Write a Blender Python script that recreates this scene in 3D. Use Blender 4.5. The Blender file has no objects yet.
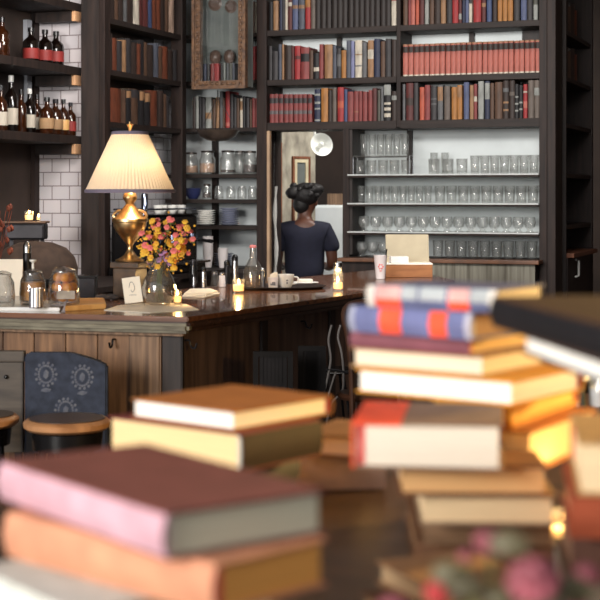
import bpy, bmesh, math, random
from mathutils import Vector, Matrix
random.seed(11)
SC = bpy.context.scene
COL = SC.collection
PI = math.pi
# ------------------------------------------------------------------ camera frame
YAW = math.radians(20.1); CA, SA = math.cos(YAW), math.sin(YAW)
F_PX, HY, EYE = 1500.0, 195.0, 1.5
FW = Vector((-SA, CA, 0)); RT = Vector((CA, SA, 0))
def at_d(px, py, d):
    v = FW*d + RT*(d*(px-300)/F_PX); v.z = EYE-(py-HY)*d/F_PX; return v
def on_z(px, py, z): return at_d(px, py, (EYE-z)*F_PX/(py-HY))
def d_y(px, y): return y/(CA+SA*(px-300)/F_PX)
def on_y(px, y, py=195): return at_d(px, py, d_y(px, y))
def d_x(px, x): return x/(-SA+CA*(px-300)/F_PX)
def on_x(px, x, py=195): return at_d(px, py, d_x(px, x))
cam_d = bpy.data.cameras.new('camera'); cam = bpy.data.objects.new('camera', cam_d); COL.objects.link(cam)
cam.location = (0, 0, EYE); cam.rotation_euler = (PI/2, 0, YAW)
cam_d.sensor_width = 36; cam_d.lens = 90; cam_d.shift_y = -(300-HY)/600
cam_d.dof.use_dof = True; cam_d.dof.focus_distance = 7.4; cam_d.dof.aperture_fstop = 6.0
cam_d.clip_start = .05
SC.camera = cam
SC.view_settings.view_transform = 'Standard'; SC.view_settings.look = 'None'
SC.view_settings.exposure = 0.0; SC.view_settings.gamma = 1
SC.cycles.use_denoising = True
SC.cycles.max_bounces = 10; SC.cycles.transparent_max_bounces = 24
SC.cycles.caustics_reflective = False; SC.cycles.caustics_refractive = False
SC.cycles.sample_clamp_indirect = 4.0
# ------------------------------------------------------------------ materials
def lin(c):
    return tuple(((v/255)/12.92 if v/255 <= .04045 else ((v/255+.055)/1.055)**2.4) for v in c[:3])+(1,)
MATS = {}
def mat(name, rgb, rough=.6, metal=0, vary=.12, scale=8, stretch=None, rgb2=None, bump=0, trans=0, ior=1.45, emit=None, estr=0, coat=0, spec=.5, sheen=0, subs=0):
    if name in MATS: return MATS[name]
    m = bpy.data.materials.new(name); m.use_nodes = True; MATS[name] = m
    nt = m.node_tree; b = nt.nodes['Principled BSDF']
    b.inputs['Roughness'].default_value = rough; b.inputs['Metallic'].default_value = metal
    b.inputs['IOR'].default_value = ior; b.inputs['Transmission Weight'].default_value = trans
    b.inputs['Coat Weight'].default_value = coat; b.inputs['Specular IOR Level'].default_value = spec
    b.inputs['Base Color'].default_value = lin(rgb)
    if sheen: b.inputs['Sheen Weight'].default_value = sheen
    if emit: b.inputs['Emission Color'].default_value = lin(emit); b.inputs['Emission Strength'].default_value = estr
    if vary or rgb2:
        tc = nt.nodes.new('ShaderNodeTexCoord'); mp = nt.nodes.new('ShaderNodeMapping')
        nz = nt.nodes.new('ShaderNodeTexNoise'); rp = nt.nodes.new('ShaderNodeValToRGB')
        mp.inputs['Scale'].default_value = stretch or (1, 1, 1)
        nz.inputs['Scale'].default_value = scale; nz.inputs['Detail'].default_value = 6
        c2 = rgb2 or tuple(min(255, v*(1+vary)) for v in rgb); c1 = rgb if rgb2 else tuple(v*(1-vary) for v in rgb)
        rp.color_ramp.elements[0].color = lin(c1); rp.color_ramp.elements[1].color = lin(c2)
        rp.color_ramp.elements[0].position = .32; rp.color_ramp.elements[1].position = .68
        nt.links.new(tc.outputs['Object'], mp.inputs['Vector']); nt.links.new(mp.outputs['Vector'], nz.inputs['Vector'])
        nt.links.new(nz.outputs['Fac'], rp.inputs['Fac']); nt.links.new(rp.outputs['Color'], b.inputs['Base Color'])
        if bump:
            bp = nt.nodes.new('ShaderNodeBump'); bp.inputs['Strength'].default_value = bump; bp.inputs['Distance'].default_value = .01
            nt.links.new(nz.outputs['Fac'], bp.inputs['Height']); nt.links.new(bp.outputs['Normal'], b.inputs['Normal'])
    return m
def thin_glass(name, tint, refl=.9, rough=.03, body=.0, bodycol=(210, 215, 215)):
    """clear thin-walled glass: mostly see-through, Fresnel reflection, a little body"""
    m = bpy.data.materials.new(name); m.use_nodes = True; nt = m.node_tree; nt.nodes.clear()
    out = nt.nodes.new('ShaderNodeOutputMaterial'); tr = nt.nodes.new('ShaderNodeBsdfTransparent'); gl = nt.nodes.new('ShaderNodeBsdfGlossy')
    lw = nt.nodes.new('ShaderNodeLayerWeight'); mx = nt.nodes.new('ShaderNodeMixShader'); mu = nt.nodes.new('ShaderNodeMath'); mu.operation = 'MULTIPLY_ADD'
    tr.inputs['Color'].default_value = tuple(tint)+(1,); gl.inputs['Roughness'].default_value = rough
    lw.inputs['Blend'].default_value = .35; mu.inputs[1].default_value = refl; mu.inputs[2].default_value = .04
    cr = nt.nodes.new('ShaderNodeValToRGB'); cr.color_ramp.elements[0].position = .55; cr.color_ramp.elements[1].position = .97
    cr.color_ramp.elements[0].color = tuple(tint)+(1,); cr.color_ramp.elements[1].color = tuple(v*k for v, k in zip(tint, (.52, .49, .44)))+(1,)
    nt.links.new(lw.outputs['Facing'], cr.inputs[0]); nt.links.new(cr.outputs[0], tr.inputs['Color'])
    nt.links.new(lw.outputs['Facing'], mu.inputs[0]); nt.links.new(mu.outputs[0], mx.inputs[0])
    df = nt.nodes.new('ShaderNodeBsdfDiffuse'); df.inputs['Color'].default_value = lin(bodycol)
    m2 = nt.nodes.new('ShaderNodeMixShader'); m2.inputs[0].default_value = body
    nt.links.new(tr.outputs[0], m2.inputs[1]); nt.links.new(df.outputs[0], m2.inputs[2])
    nt.links.new(m2.outputs[0], mx.inputs[1]); nt.links.new(gl.outputs[0], mx.inputs[2]); nt.links.new(mx.outputs[0], out.inputs[0])
    return m
def brick_mat(name, c1, c2, mortar, bw, bh, axis):
    m = bpy.data.materials.new(name); m.use_nodes = True; nt = m.node_tree; b = nt.nodes['Principled BSDF']
    tc = nt.nodes.new('ShaderNodeTexCoord'); sp = nt.nodes.new('ShaderNodeSeparateXYZ'); cb = nt.nodes.new('ShaderNodeCombineXYZ'); br = nt.nodes.new('ShaderNodeTexBrick')
    nt.links.new(tc.outputs['Object'], sp.inputs[0]); nt.links.new(sp.outputs[axis], cb.inputs[0]); nt.links.new(sp.outputs['Z'], cb.inputs[1])
    nt.links.new(cb.outputs[0], br.inputs['Vector'])
    br.inputs['Color1'].default_value = lin(c1); br.inputs['Color2'].default_value = lin(c2); br.inputs['Mortar'].default_value = lin(mortar)
    br.inputs['Scale'].default_value = 1; br.inputs['Brick Width'].default_value = bw; br.inputs['Row Height'].default_value = bh
    br.inputs['Mortar Size'].default_value = .004; br.inputs['Mortar Smooth'].default_value = .3
    nt.links.new(br.outputs['Color'], b.inputs['Base Color']); b.inputs['Roughness'].default_value = .22
    bp = nt.nodes.new('ShaderNodeBump'); bp.inputs['Strength'].default_value = .4; bp.inputs['Distance'].default_value = .004; bp.invert = True
    nt.links.new(br.outputs['Fac'], bp.inputs['Height']); nt.links.new(bp.outputs['Normal'], b.inputs['Normal'])
    return m
def page_mat(name, rgb):
    """page edges: fine layers along local Z"""
    return mat(name, tuple(v*.93 for v in rgb), .8, rgb2=rgb, scale=30, stretch=(.3, .3, 22), bump=.25)
def shade_mat(name, rgb):
    m = bpy.data.materials.new(name); m.use_nodes = True; nt = m.node_tree; nt.nodes.clear()
    out = nt.nodes.new('ShaderNodeOutputMaterial'); a = nt.nodes.new('ShaderNodeBsdfDiffuse'); t = nt.nodes.new('ShaderNodeBsdfTranslucent'); mx = nt.nodes.new('ShaderNodeMixShader')
    a.inputs[0].default_value = lin(rgb); t.inputs[0].default_value = lin(tuple(v*.82 for v in rgb)); mx.inputs[0].default_value = .2
    nt.links.new(a.outputs[0], mx.inputs[1]); nt.links.new(t.outputs[0], mx.inputs[2]); nt.links.new(mx.outputs[0], out.inputs[0])
    return m
M = dict(
    darkwood=mat('dark wood', (29, 21, 19), .6, rgb2=(48, 35, 30), scale=6, stretch=(8, 8, .7), bump=.12, spec=.3),
    shelfwood=mat('shelf wood', (32, 25, 23), .6, rgb2=(48, 38, 34), scale=6, stretch=(.7, 8, 8), bump=.12, spec=.3),
    blackwood=mat('black brown wood', (26, 19, 17), .6, rgb2=(48, 36, 31), scale=5, stretch=(6, 6, .7), bump=.15),
    bartop=mat('polished bar top', (84, 50, 30), .24, rgb2=(122, 76, 46), scale=5, stretch=(1, 7, 7), coat=.4),
    barlip=mat('bar lip wood', (60, 36, 24), .3, rgb2=(96, 58, 36), scale=6, stretch=(1, 7, 7), coat=.2),
    barlipdark=mat('dark bar lip wood', (52, 34, 26), .22, rgb2=(76, 52, 40), scale=6, stretch=(1, 7, 7), coat=.3),
    greywood=mat('weathered grey green wood', (90, 84, 72), .7, rgb2=(132, 126, 108), scale=9, stretch=(1, 6, 6), bump=.2),
    panelwood=mat('brown weathered boards', (80, 57, 42), .65, rgb2=(150, 112, 80), scale=5, stretch=(7, 7, .6), bump=.2),
    postwood=mat('grey brown post wood', (94, 72, 56), .65, rgb2=(146, 116, 90), scale=6, stretch=(9, 9, .5), bump=.2),
    sidepanel=mat('dark side panel wood', (64, 48, 40), .5, rgb2=(98, 75, 62), scale=5, stretch=(7, 7, .5), bump=.12),
    table=mat('dark table wood', (44, 30, 22), .4, rgb2=(72, 50, 36), scale=4, stretch=(1, 7, 7)),
    floor=mat('floor boards', (44, 32, 26), .4, rgb2=(66, 48, 38), scale=3, stretch=(1, 9, 1)),
    plaster=mat('cool white plaster', (208, 214, 214), .8, vary=.03, scale=4),
    darkplaster=mat('dark brown plaster', (58, 46, 40), .8, vary=.15, scale=3),
    ceil=mat('ceiling plaster', (120, 110, 100), .9, vary=.05),
    glassshelf=mat('pale painted shelf', (196, 200, 198), .35, vary=.04),
    brass=mat('aged brass', (224, 188, 136), .34, 1, vary=.16, scale=20),
    steel=mat('brushed steel', (190, 190, 192), .22, 1, vary=.05),
    black=mat('black enamel', (16, 15, 16), .25, vary=.1),
    darkmetal=mat('dark iron', (44, 42, 44), .4, .7, vary=.15),
    white=mat('white ceramic', (232, 230, 224), .25, vary=.02),
    paper=mat('paper', (238, 230, 214), .8, vary=.03),
    greypaint=mat('peeling grey paint', (126, 118, 106), .8, rgb2=(186, 178, 160), scale=7, stretch=(2, 2, 1), bump=.1),
    creampaint=mat('cream paint', (206, 192, 160), .7, vary=.08),
    redwood=mat('reddish brown wood', (98, 58, 40), .6, rgb2=(140, 88, 62), scale=6, stretch=(7, 7, .6)),
    copper=mat('rubbed tan wood', (168, 138, 110), .5, vary=.1, scale=5),
    skin=mat('dark brown skin', (84, 50, 36), .5, vary=.06),
    hair=mat('black hair', (20, 16, 16), .6, vary=.25, scale=40, bump=.6),
    navy=mat('navy cotton', (25, 26, 42), .9, vary=.08, scale=30, bump=.1),
    jeans=mat('dark trousers', (30, 30, 36), .9, vary=.1),
    gilt=mat('carved gilt brown frame', (64, 44, 32), .5, rgb2=(116, 84, 58), scale=40, bump=.5),
    casegrey=mat('grey green case back', (88, 92, 90), .7, rgb2=(112, 116, 112), scale=6),
    tanend=mat('pale end grain', (196, 150, 110), .6, vary=.12, scale=14),
    leadgrey=mat('pale grey trim paint', (150, 152, 158), .5, vary=.05),
    domegrey=mat('grey brown cover cloth', (68, 52, 42), .85, vary=.15, scale=14, bump=.2),
    orange=mat('orange fruit', (255, 144, 20), .4, vary=.15, scale=9),
    leafgreen=mat('green stem', (96, 104, 52), .6, vary=.2),
    flame=mat('candle flame', (255, 200, 120), .5, vary=0, emit=(255, 196, 110), estr=16),
    wax=mat('candle wax', (255, 236, 200), .5, vary=.02, emit=(255, 190, 100), estr=2.2),
    seat=mat('worn seat wood', (140, 98, 66), .35, rgb2=(186, 136, 94), scale=5, stretch=(1, 6, 1)),
    seattop=mat('dark seat leather', (70, 54, 44), .3, vary=.15, scale=8),
    navyfab=mat('navy upholstery', (34, 40, 54), .85, rgb2=(50, 57, 74), scale=30, bump=.15),
    crest=mat('pale crest print', (66, 72, 90), .9, rgb2=(100, 102, 110), scale=40),
    copperlid=mat('dark jar lid', (70, 62, 58), .35, .6, vary=.1),
    pinkflower=mat('pink petal', (244, 122, 118), .6, vary=.15, scale=20),
    orangeflower=mat('orange petal', (252, 182, 62), .6, vary=.15, scale=20),
    rosepetal=mat('rose petal', (132, 66, 74), .6, vary=.2, scale=25),
    redpetal=mat('red petal', (176, 56, 56), .6, vary=.2, scale=25),
    mauve=mat('mauve petal', (176, 130, 172), .6, vary=.15),
    ink=mat('grey ink', (110, 110, 118), .7, vary=0),
    redink=mat('red ink', (214, 70, 66), .6, vary=0),
    bentwood=mat('bentwood', (66, 42, 30), .3, vary=.15, scale=6),
    blueplate=mat('grey blue crockery', (128, 132, 150), .3, vary=.05),
    bluebowl=mat('dark blue bowl', (42, 48, 84), .3, vary=.08),
    whitecup=mat('white paper cup', (222, 214, 212), .7, vary=.03),
    boxwood=mat('orange brown box wood', (132, 84, 50), .6, rgb2=(168, 112, 68), scale=6, stretch=(1, 6, 6)),
    boardwood=mat('pale cutting board', (206, 152, 88), .5, rgb2=(230, 182, 116), scale=5, stretch=(1, 7, 1)),
    fridge=mat('white enamel', (226, 230, 230), .4, vary=.02),
    chrome=mat('blue sheen chrome', (170, 180, 205), .15, 1, vary=.03),
    amber=mat('amber contents', (226, 142, 44), .4, vary=.25, scale=10),
    coffee=mat('dark beans', (56, 36, 26), .6, vary=.3, scale=60),
    grain=mat('pale tan grain', (178, 138, 108), .7, vary=.2, scale=60),
    bulb=mat('warm bulb', (255, 220, 160), .5, vary=0, emit=(255, 190, 110), estr=25),
    opal=mat('white enamel lamp dish', (226, 226, 220), .3, vary=.03),
    tanlabel=mat('tan bottle label', (150, 118, 84), .7, vary=.1),
    label=mat('cream bottle label', (186, 176, 160), .7, vary=.05),
    redlabel=mat('red bottle label', (140, 46, 42), .6, vary=.1),
    marbled=mat('marbled paper', (70, 58, 54), .6, rgb2=(150, 134, 122), scale=26, bump=.1),
    shade=shade_mat('lamp shade pleats', (240, 222, 196)),
    soot=mat('sooty black wood', (22, 20, 20), .8, vary=.2, spec=.2),
    rod=mat('painted rod shine', (128, 122, 118), .4, vary=.05),  # pale non-metal colour stands in for shine on the steel rods
    trim=mat('grey mauve shade trim', (120, 112, 130), .7, vary=.05),
)
M['glass'] = thin_glass('clear glass', (.985, .985, .98), .42, .05, .05, (225, 228, 226))
M['vaseglass'] = thin_glass('vase glass', (.92, .92, .92), .6, .03, .04)
M['darkglass'] = thin_glass('dark bottle glass', (.10, .06, .04), .5, .05, .35, (30, 20, 16))
M['amberglass'] = thin_glass('amber bottle glass', (.30, .14, .05), .4, .08, .3, (84, 44, 22))
M['case_glass'] = thin_glass('case glass', (.96, .97, .97), .35, .02)
M['tile_y'] = brick_mat('white wall tiles', (206, 198, 198), (196, 190, 192), (134, 122, 122), .125, .0865, 'X')
M['tile_x'] = brick_mat('white wall tiles side', (206, 202, 204), (196, 192, 196), (134, 126, 126), .125, .0865, 'Y')
# ------------------------------------------------------------------ mesh helpers
def box(bm, lo, hi, bevel=0, seg=2):
    lo, hi = Vector(lo), Vector(hi)
    r = bmesh.ops.create_cube(bm, size=1, matrix=Matrix.Translation((lo+hi)/2) @ Matrix.Diagonal(tuple(hi-lo)+(1,)))
    if bevel:
        es = list({e for v in r['verts'] for e in v.link_edges})
        bmesh.ops.bevel(bm, geom=es, offset=bevel, segments=seg, affect='EDGES', profile=.6)
def lathe(bm, prof, seg=24, c=(0, 0), pleat=0, npl=0):
    rings = []
    for r, z in prof:
        if r < 1e-5: rings.append([bm.verts.new((c[0], c[1], z))]); continue
        ring = []
        for i in range(seg):
            a = 2*PI*i/seg; rr = r*(1+(pleat if (i % 2) else -pleat)) if npl else r
            ring.append(bm.verts.new((c[0]+rr*math.cos(a), c[1]+rr*math.sin(a), z)))
        rings.append(ring)
    for a, b in zip(rings, rings[1:]):
        for i in range(seg):
            j = (i+1) % seg
            if len(a) == 1 and len(b) == 1: break
            if len(a) == 1: bm.faces.new((a[0], b[i], b[j]))
            elif len(b) == 1: bm.faces.new((a[i], a[j], b[0]))
            else: bm.faces.new((a[i], a[j], b[j], b[i]))
def tube(bm, pts, r, seg=8, caps=True):
    pts = [Vector(p) for p in pts]; rings = []; ref = None
    for i, p in enumerate(pts):
        t = (pts[min(i+1, len(pts)-1)]-pts[max(i-1, 0)]).normalized()
        if ref is None: ref = t.orthogonal().normalized()
        ref = (ref-t*ref.dot(t)).normalized(); b = t.cross(ref)
        rr = r[i] if isinstance(r, (list, tuple)) else r
        rings.append([bm.verts.new(p+ref*rr*math.cos(2*PI*k/seg)+b*rr*math.sin(2*PI*k/seg)) for k in range(seg)])
    for a, b in zip(rings, rings[1:]):
        for k in range(seg): bm.faces.new((a[k], a[(k+1) % seg], b[(k+1) % seg], b[k]))
    if caps: bm.faces.new(rings[0][::-1]); bm.faces.new(rings[-1])
def smooth_path(pts, n=6):
    pts = [Vector(p) for p in pts]; P = [pts[0]]+pts+[pts[-1]]; out = []
    for i in range(1, len(P)-2):
        for k in range(n):
            t = k/n
            out.append(.5*((2*P[i])+(-P[i-1]+P[i+1])*t+(2*P[i-1]-5*P[i]+4*P[i+1]-P[i+2])*t*t+(-P[i-1]+3*P[i]-3*P[i+1]+P[i+2])*t**3))
    return out+[pts[-1]]
def prism(bm, pts, z0, z1, bevel=0):
    lo = [bm.verts.new((p[0], p[1], z0)) for p in pts]; hi = [bm.verts.new((p[0], p[1], z1)) for p in pts]
    fs = [bm.faces.new(lo[::-1]), bm.faces.new(hi)]
    n = len(pts)
    for i in range(n): fs.append(bm.faces.new((lo[i], lo[(i+1) % n], hi[(i+1) % n], hi[i])))
    if bevel:
        bmesh.ops.bevel(bm, geom=list({e for f in fs for e in f.edges}), offset=bevel, segments=2, affect='EDGES')
def slab(bm, p0, p1, n, depth, z0, z1, bevel=0):
    """board along p0-p1 with its face at p0-p1 and its depth along n"""
    p0, p1, n = Vector((p0[0], p0[1])), Vector((p1[0], p1[1])), Vector((n[0], n[1])).normalized()*depth
    prism(bm, [p0, p1, p1+n, p0+n], z0, z1, bevel)
def blob(bm, c, r, sub=2, jit=0):
    m = Matrix.Translation(Vector(c)) @ Matrix.Diagonal((tuple(r) if hasattr(r, '__len__') else (r, r, r))+(1,))
    res = bmesh.ops.create_icosphere(bm, subdivisions=sub, radius=1, matrix=m)
    if jit:
        for v in res['verts']: v.co += (v.co-Vector(c))*random.uniform(-jit, jit)
def obj(name, bm, mats, parent=None, smooth=False, loc=None, rotz=0):
    if isinstance(bm, bmesh.types.BMesh):
        bmesh.ops.recalc_face_normals(bm, faces=bm.faces[:])
        me = bpy.data.meshes.new(name); bm.to_mesh(me); bm.free()
        for m in (mats if isinstance(mats, (list, tuple)) else [mats]): me.materials.append(m)
        if smooth:
            for p in me.polygons: p.use_smooth = True
            if smooth != 'all': me.set_sharp_from_angle(angle=math.radians(40))
    else: me = bm
    o = bpy.data.objects.new(name, me); COL.objects.link(o)
    if parent: o.parent = parent
    if loc is not None: o.location = loc
    if rotz: o.rotation_euler.z = rotz
    return o
def tag(o, label, cat, group=None):
    o['label'] = label; o['category'] = cat
    if group: o['group'] = group
    return o
def thing(name, label, cat, loc=(0, 0, 0), rotz=0, group=None):
    o = bpy.data.objects.new(name, None); COL.objects.link(o); o.empty_display_size = .05
    o.location = loc; o.rotation_euler.z = rotz
    return tag(o, label, cat, group)
def B(): return bmesh.new()
def part(name, fn, mats, parent, smooth=False):
    bm = B(); fn(bm); return obj(name, bm, mats, parent, smooth)
def struct(name, fn, mats):
    bm = B(); fn(bm); o = obj(name, bm, mats); o['kind'] = 'structure'; return o
def dup(root, loc, label, rotz=None, group=None):
    r = root.copy(); COL.objects.link(r); r.location = loc; r['label'] = label
    if rotz is not None: r.rotation_euler.z = rotz
    if group: r['group'] = group
    for ch in list(root.children):
        c = ch.copy(); COL.objects.link(c); c.parent = r
        for g in list(ch.children):
            e = g.copy(); COL.objects.link(e); e.parent = c
    return r
ONES = 'zeroth first second third fourth fifth sixth seventh eighth ninth tenth eleventh twelfth thirteenth fourteenth fifteenth sixteenth seventeenth eighteenth nineteenth twentieth'.split()
def nth(i):
    if i <= 20: return ONES[i]
    if i == 30: return 'thirtieth'
    return ('twenty-' if i < 30 else 'thirty-')+ONES[i % 10]
# ------------------------------------------------------------------ setting
Y0, DEP = 9.6, .28            # face and depth of the big bookcase
YB = Y0+DEP
struct('floor', lambda b: box(b, (-6.5, -3, -.1), (5, 14, 0)), M['floor'])
struct('ceiling', lambda b: box(b, (-6.5, 1.5, 3.35), (5, 14, 3.45)), M['ceil'])
XL = -4.55                    # wall behind the side bookcase
struct('wall_left', lambda b: box(b, (-5.0, 3.0, 0), (-4.87, 8.4, 3.35)), M['darkplaster'])
struct('wall_tiled', lambda b: box(b, (-5.0, 8.4, 0), (-4.49, 8.46, 3.35)), M['tile_y'])
struct('wall_side', lambda b: box(b, (XL-.1, 8.46, 0), (XL, YB, 3.35)), M['tile_x'])
xp0 = on_y(257.5, Y0).x
xd0, xd1 = on_y(268.5, Y0).x, on_y(342, Y0).x         # doorway
xe = on_y(540, Y0).x
struct('wall_back', lambda b: (box(b, (XL-.1, YB, 0), (xp0+.014, YB+.1, 3.35)), box(b, (xd1, YB, 0), (xe, YB+.1, 3.35)), box(b, (xp0+.014, YB, 1.95), (xd1, YB+.1, 3.35))), M['plaster'])
struct('trim_2', lambda b: box(b, (xp0+.0145, YB+.0, 0), (xp0+.03, YB+.1, 1.949)), M['blackwood'])
struct('wall_far', lambda b: box(b, (-6, 12.6, 0), (5, 12.7, 3.35)), M['darkplaster'])
struct('wall_right', lambda b: box(b, (4.2, 1.5, 0), (4.3, 12.6, 3.35)), M['darkplaster'])
struct('trim_1', lambda b: box(b, (-4.868, 8.34, .9), (-4.84, 8.399, 3.3)), M['darkwood'])
# ------------------------------------------------------------------ big bookcase
ZS = [2.97, 2.629, 2.289, 1.996]          # shelf tops
bc = thing('bookcase', 'tall dark wood bookcase wall with book shelves above a doorway and glass shelves', 'bookcase', (0, 0, 0))
xp0, xp1 = on_y(257.5, Y0).x, on_y(267.5, Y0).x
xm0, xm1 = on_y(396.6, Y0).x, on_y(400.6, Y0).x
xr = on_y(557, Y0).x
part('post', lambda b: box(b, (xp0, Y0-.02, 0), (xp1, Y0+.08, 3.3), .004), M['darkwood'], bc)
part('side_board', lambda b: (box(b, (xp0, Y0+.0805, 0), (xp0+.014, YB-.002, 1.955)), box(b, (xp0, Y0+.0805, 1.9555), (xp1, YB-.002, 3.3))), M['darkwood'], bc)
part('post', lambda b: box(b, (xm0, Y0-.004, 1.95), (xm1, YB-.002, 3.3), .003), M['darkwood'], bc)
part('pillar', lambda b: (box(b, (xe, Y0-.03, 0), (xe+.05, YB+.1, 3.3), .003), box(b, (xe+.05, Y0-.01, 0), (xr-.02, Y0+.3, 3.3), .003), box(b, (xr-.055, Y0-.05, 0), (xr, Y0+.02, 3.3), .004)), M['darkwood'], bc)
part('door_jamb', lambda b: box(b, (on_y(343, Y0).x, Y0-.01, 0), (on_y(349.5, Y0).x, YB-.002, 1.945), .003), M['darkwood'], bc)
part('end_panel', lambda b: box(b, (-4.40, Y0-.17, 0), (-4.315, Y0-.10, 3.3), .003), M['darkwood'], bc)
for k, z in enumerate(ZS):
    th = .04 if k < 3 else .054
    part('shelf', lambda b: box(b, (xp1, Y0-.01, z-th), (xm0, YB-.002, z), .003), M['shelfwood'], bc)
    part('shelf', lambda b: box(b, (xm1, Y0-.01, z-th), (xe, YB-.002, z), .003), M['shelfwood'], bc)
for p0, p1 in ((338, 342.5), (470, 475)):
    part('back_strip', lambda b: box(b, (on_y(p0, YB).x, YB-.03, 1.95), (on_y(p1, YB).x, YB-.002, 3.2)), M['blackwood'], bc)
part('back_board', lambda b: box(b, (on_y(523, YB).x, YB-.03, 1.945), (xe-.001, YB-.002, 3.2)), M['blackwood'], bc)
part('back_board', lambda b: box(b, (on_y(267, YB).x, YB-.02, 1.945), (on_y(283, YB).x, YB-.002, 3.2)), M['blackwood'], bc)
# nook shelves
nz = [2.97, 2.62, 2.295, 1.967, 1.646, 1.470, 1.287]
for z in nz: part('nook_shelf', lambda b: box(b, (-4.53, Y0+.01, z-.027), (xp0, YB-.002, z), .002), M['shelfwood'], bc)
part('back_strip', lambda b: box(b, (on_y(214, YB).x, YB-.04, 1.0), (on_y(219, YB).x, YB-.002, 1.95)), M['darkwood'], bc)
# glass shelves section
gz = [1.638, 1.446, 1.256]
xg0 = on_y(349.5, Y0).x
for k, z in enumerate(gz):
    part('glass_shelf', lambda b: box(b, (xg0, Y0-.05, z-.008), (xe, YB-.002, z), .001), M['glassshelf'], bc)
    part('shelf_edge', lambda b: box(b, (xg0, Y0-.048, z-.022), (xe, Y0-.03, z-.0085), .002), M['darkwood'], bc)
part('back_strip', lambda b: box(b, (on_y(408, YB).x, YB-.03, 1.64), (on_y(413, YB).x, YB-.002, 1.94)), M['blackwood'], bc)
part('side_board', lambda b: box(b, (xg0, Y0+.0, 1.1), (xg0+.02, YB-.002, 1.94)), M['blackwood'], bc)
# base cupboard under the glasses
part('base_shelf', lambda b: box(b, (xg0+.021, Y0-.05, 1.06), (xe-.001, YB-.002, 1.085)), M['shelfwood'], bc)
cb = thing('back_counter', 'low cupboard with pale grey green boards under the glass shelves', 'counter', (0, 0, 0))
part('worktop', lambda b: box(b, (xg0-.02, Y0-.2, 1.06), (xe+.03, Y0-.056, 1.085), .004), mat('counter board', (104, 66, 42), .4, vary=.15), cb)
part('front_board', lambda b: box(b, (on_y(432, Y0-.15).x, Y0-.17, .1), (xe, Y0-.15, 1.059)), mat('grey green boards', (84, 78, 66), .6, rgb2=(140, 136, 122), scale=5, stretch=(9, 9, .4), bump=.2), cb)
part('front_board', lambda b: box(b, (xg0, Y0-.17, .1), (on_y(431, Y0-.15).x, Y0-.15, 1.059)), M['darkwood'], cb)
part('carcass', lambda b: box(b, (xg0, Y0-.149, 0), (xe-.002, Y0-.056, 1.055)), M['blackwood'], cb)
# end unit beyond the pillar (faces the far side room)
eu = thing('corner_cabinet', 'shadowed open cabinet beyond the pillar with dim shelves', 'cabinet', (0, 0, 0))
ye0, ye1 = YB+.105, 11.0
part('back_board', lambda b: (box(b, (-2.08, ye0, 0), (-2.06, ye1, 3.3)), box(b, (-2.0595, ye0, 0), (xr-.01, ye0+.015, 3.3))), M['blackwood'], eu)
for z in (2.97, 2.6, 2.29, 1.98, 1.645, 1.30): part('shelf', lambda b: box(b, (-2.059, ye0+.016, z-.03), (xr-.01, ye1, z), .003), M['darkwood'], eu)
part('end_board', lambda b: box(b, (-2.08, ye1+.001, 0), (xr+.0, ye1+.05, 3.3), .004), M['darkwood'], eu)
part('cupboard', lambda b: box(b, (-2.05, ye0+.02, 0), (xr+.0, ye1, 1.08), .004), M['darkwood'], eu)
part('cupboard_top', lambda b: box(b, (-2.05, ye0+.02, 1.0805), (xr+.04, ye1, 1.11), .004), M['redwood'], eu)
hp = on_x(575, xr, 272)
part('handle', lambda b: tube(b, [(xr+.002, hp.y, .94), (xr+.025, hp.y, .95), (xr+.025, hp.y, 1.05), (xr+.002, hp.y, 1.06)], .008), M['white'], eu)
struct('wall_side_far', lambda b: box(b, (xr+.06, 11.06, 0), (1.5, 11.16, 3.35)), mat('dim brown plaster', (74, 58, 50), .8, vary=.08))
# doorway contents -------------------------------------------------------------
struct('door_1', lambda b: (box(b, (xp1+.001, Y0-.018, 0), (xp1+.022, Y0+.02, 1.94), .003),), M['copper'])
dr = thing('panelled_door', 'open peeling grey door with a cream framed panel beyond the doorway', 'door', on_y(281, 10.9)*1)
dr.location.z = 0
q0, q1 = on_y(282, 10.78), on_y(315.5, 11.1)
vec = Vector((q1.x-q0.x, q1.y-q0.y, 0)); ang = math.atan2(vec.y, vec.x); L = vec.length
dr.location = (q0.x, q0.y, 0); dr.rotation_euler.z = ang
part('door_leaf', lambda b: box(b, (0, 0, .01), (L, .04, 2.0), .003), M['greypaint'], dr)
def frame(b, x0, x1, z0, z1, w, y0, y1):
    box(b, (x0, y0, z0), (x0+w, y1, z1)); box(b, (x1-w, y0, z0), (x1, y1, z1)); box(b, (x0+w, y0, z0), (x1-w, y1, z0+w)); box(b, (x0+w, y0, z1-w), (x1-w, y1, z1))
part('panel_moulding', lambda b: frame(b, L*.28, L*.80, .5, 1.80, .018, -.02, -.0005), M['redwood'], dr)
part('panel_frame', lambda b: frame(b, L*.28+.018, L*.80-.018, .518, 1.782, .03, -.014, -.0005), M['creampaint'], dr)
part('inner_panel', lambda b: box(b, (L*.28+.048, -.006, .548), (L*.80-.048, -.0005, 1.752)), M['casegrey'], dr)
hd = on_y(280, 10.68)
cw = tag(obj('curtain_pole', (lambda b: (tube(b, [(hd.x, hd.y, 0), (hd.x, hd.y, 1.9)], .018), b)[1])(B()), M['redwood']), 'reddish brown upright pole standing inside the doorway', 'pole')
tw = on_y(275.6, 9.80)
tag(obj('twisted_sheet', (lambda b: (tube(b, [(tw.x+.006*math.sin(k*.9), tw.y, .02+k*.07) for k in range(23)], [.012+.005*math.sin(k*1.7) for k in range(23)]), b)[1])(B()), M['white'], smooth=True), 'thin white twisted cloth hanging by the doorway post', 'cloth')
fr = on_y(339, 11.25)
t = thing('refrigerator', 'white enamel refrigerator beyond the doorway behind the person', 'refrigerator', (fr.x-.04, fr.y, 0), 0)
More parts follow.
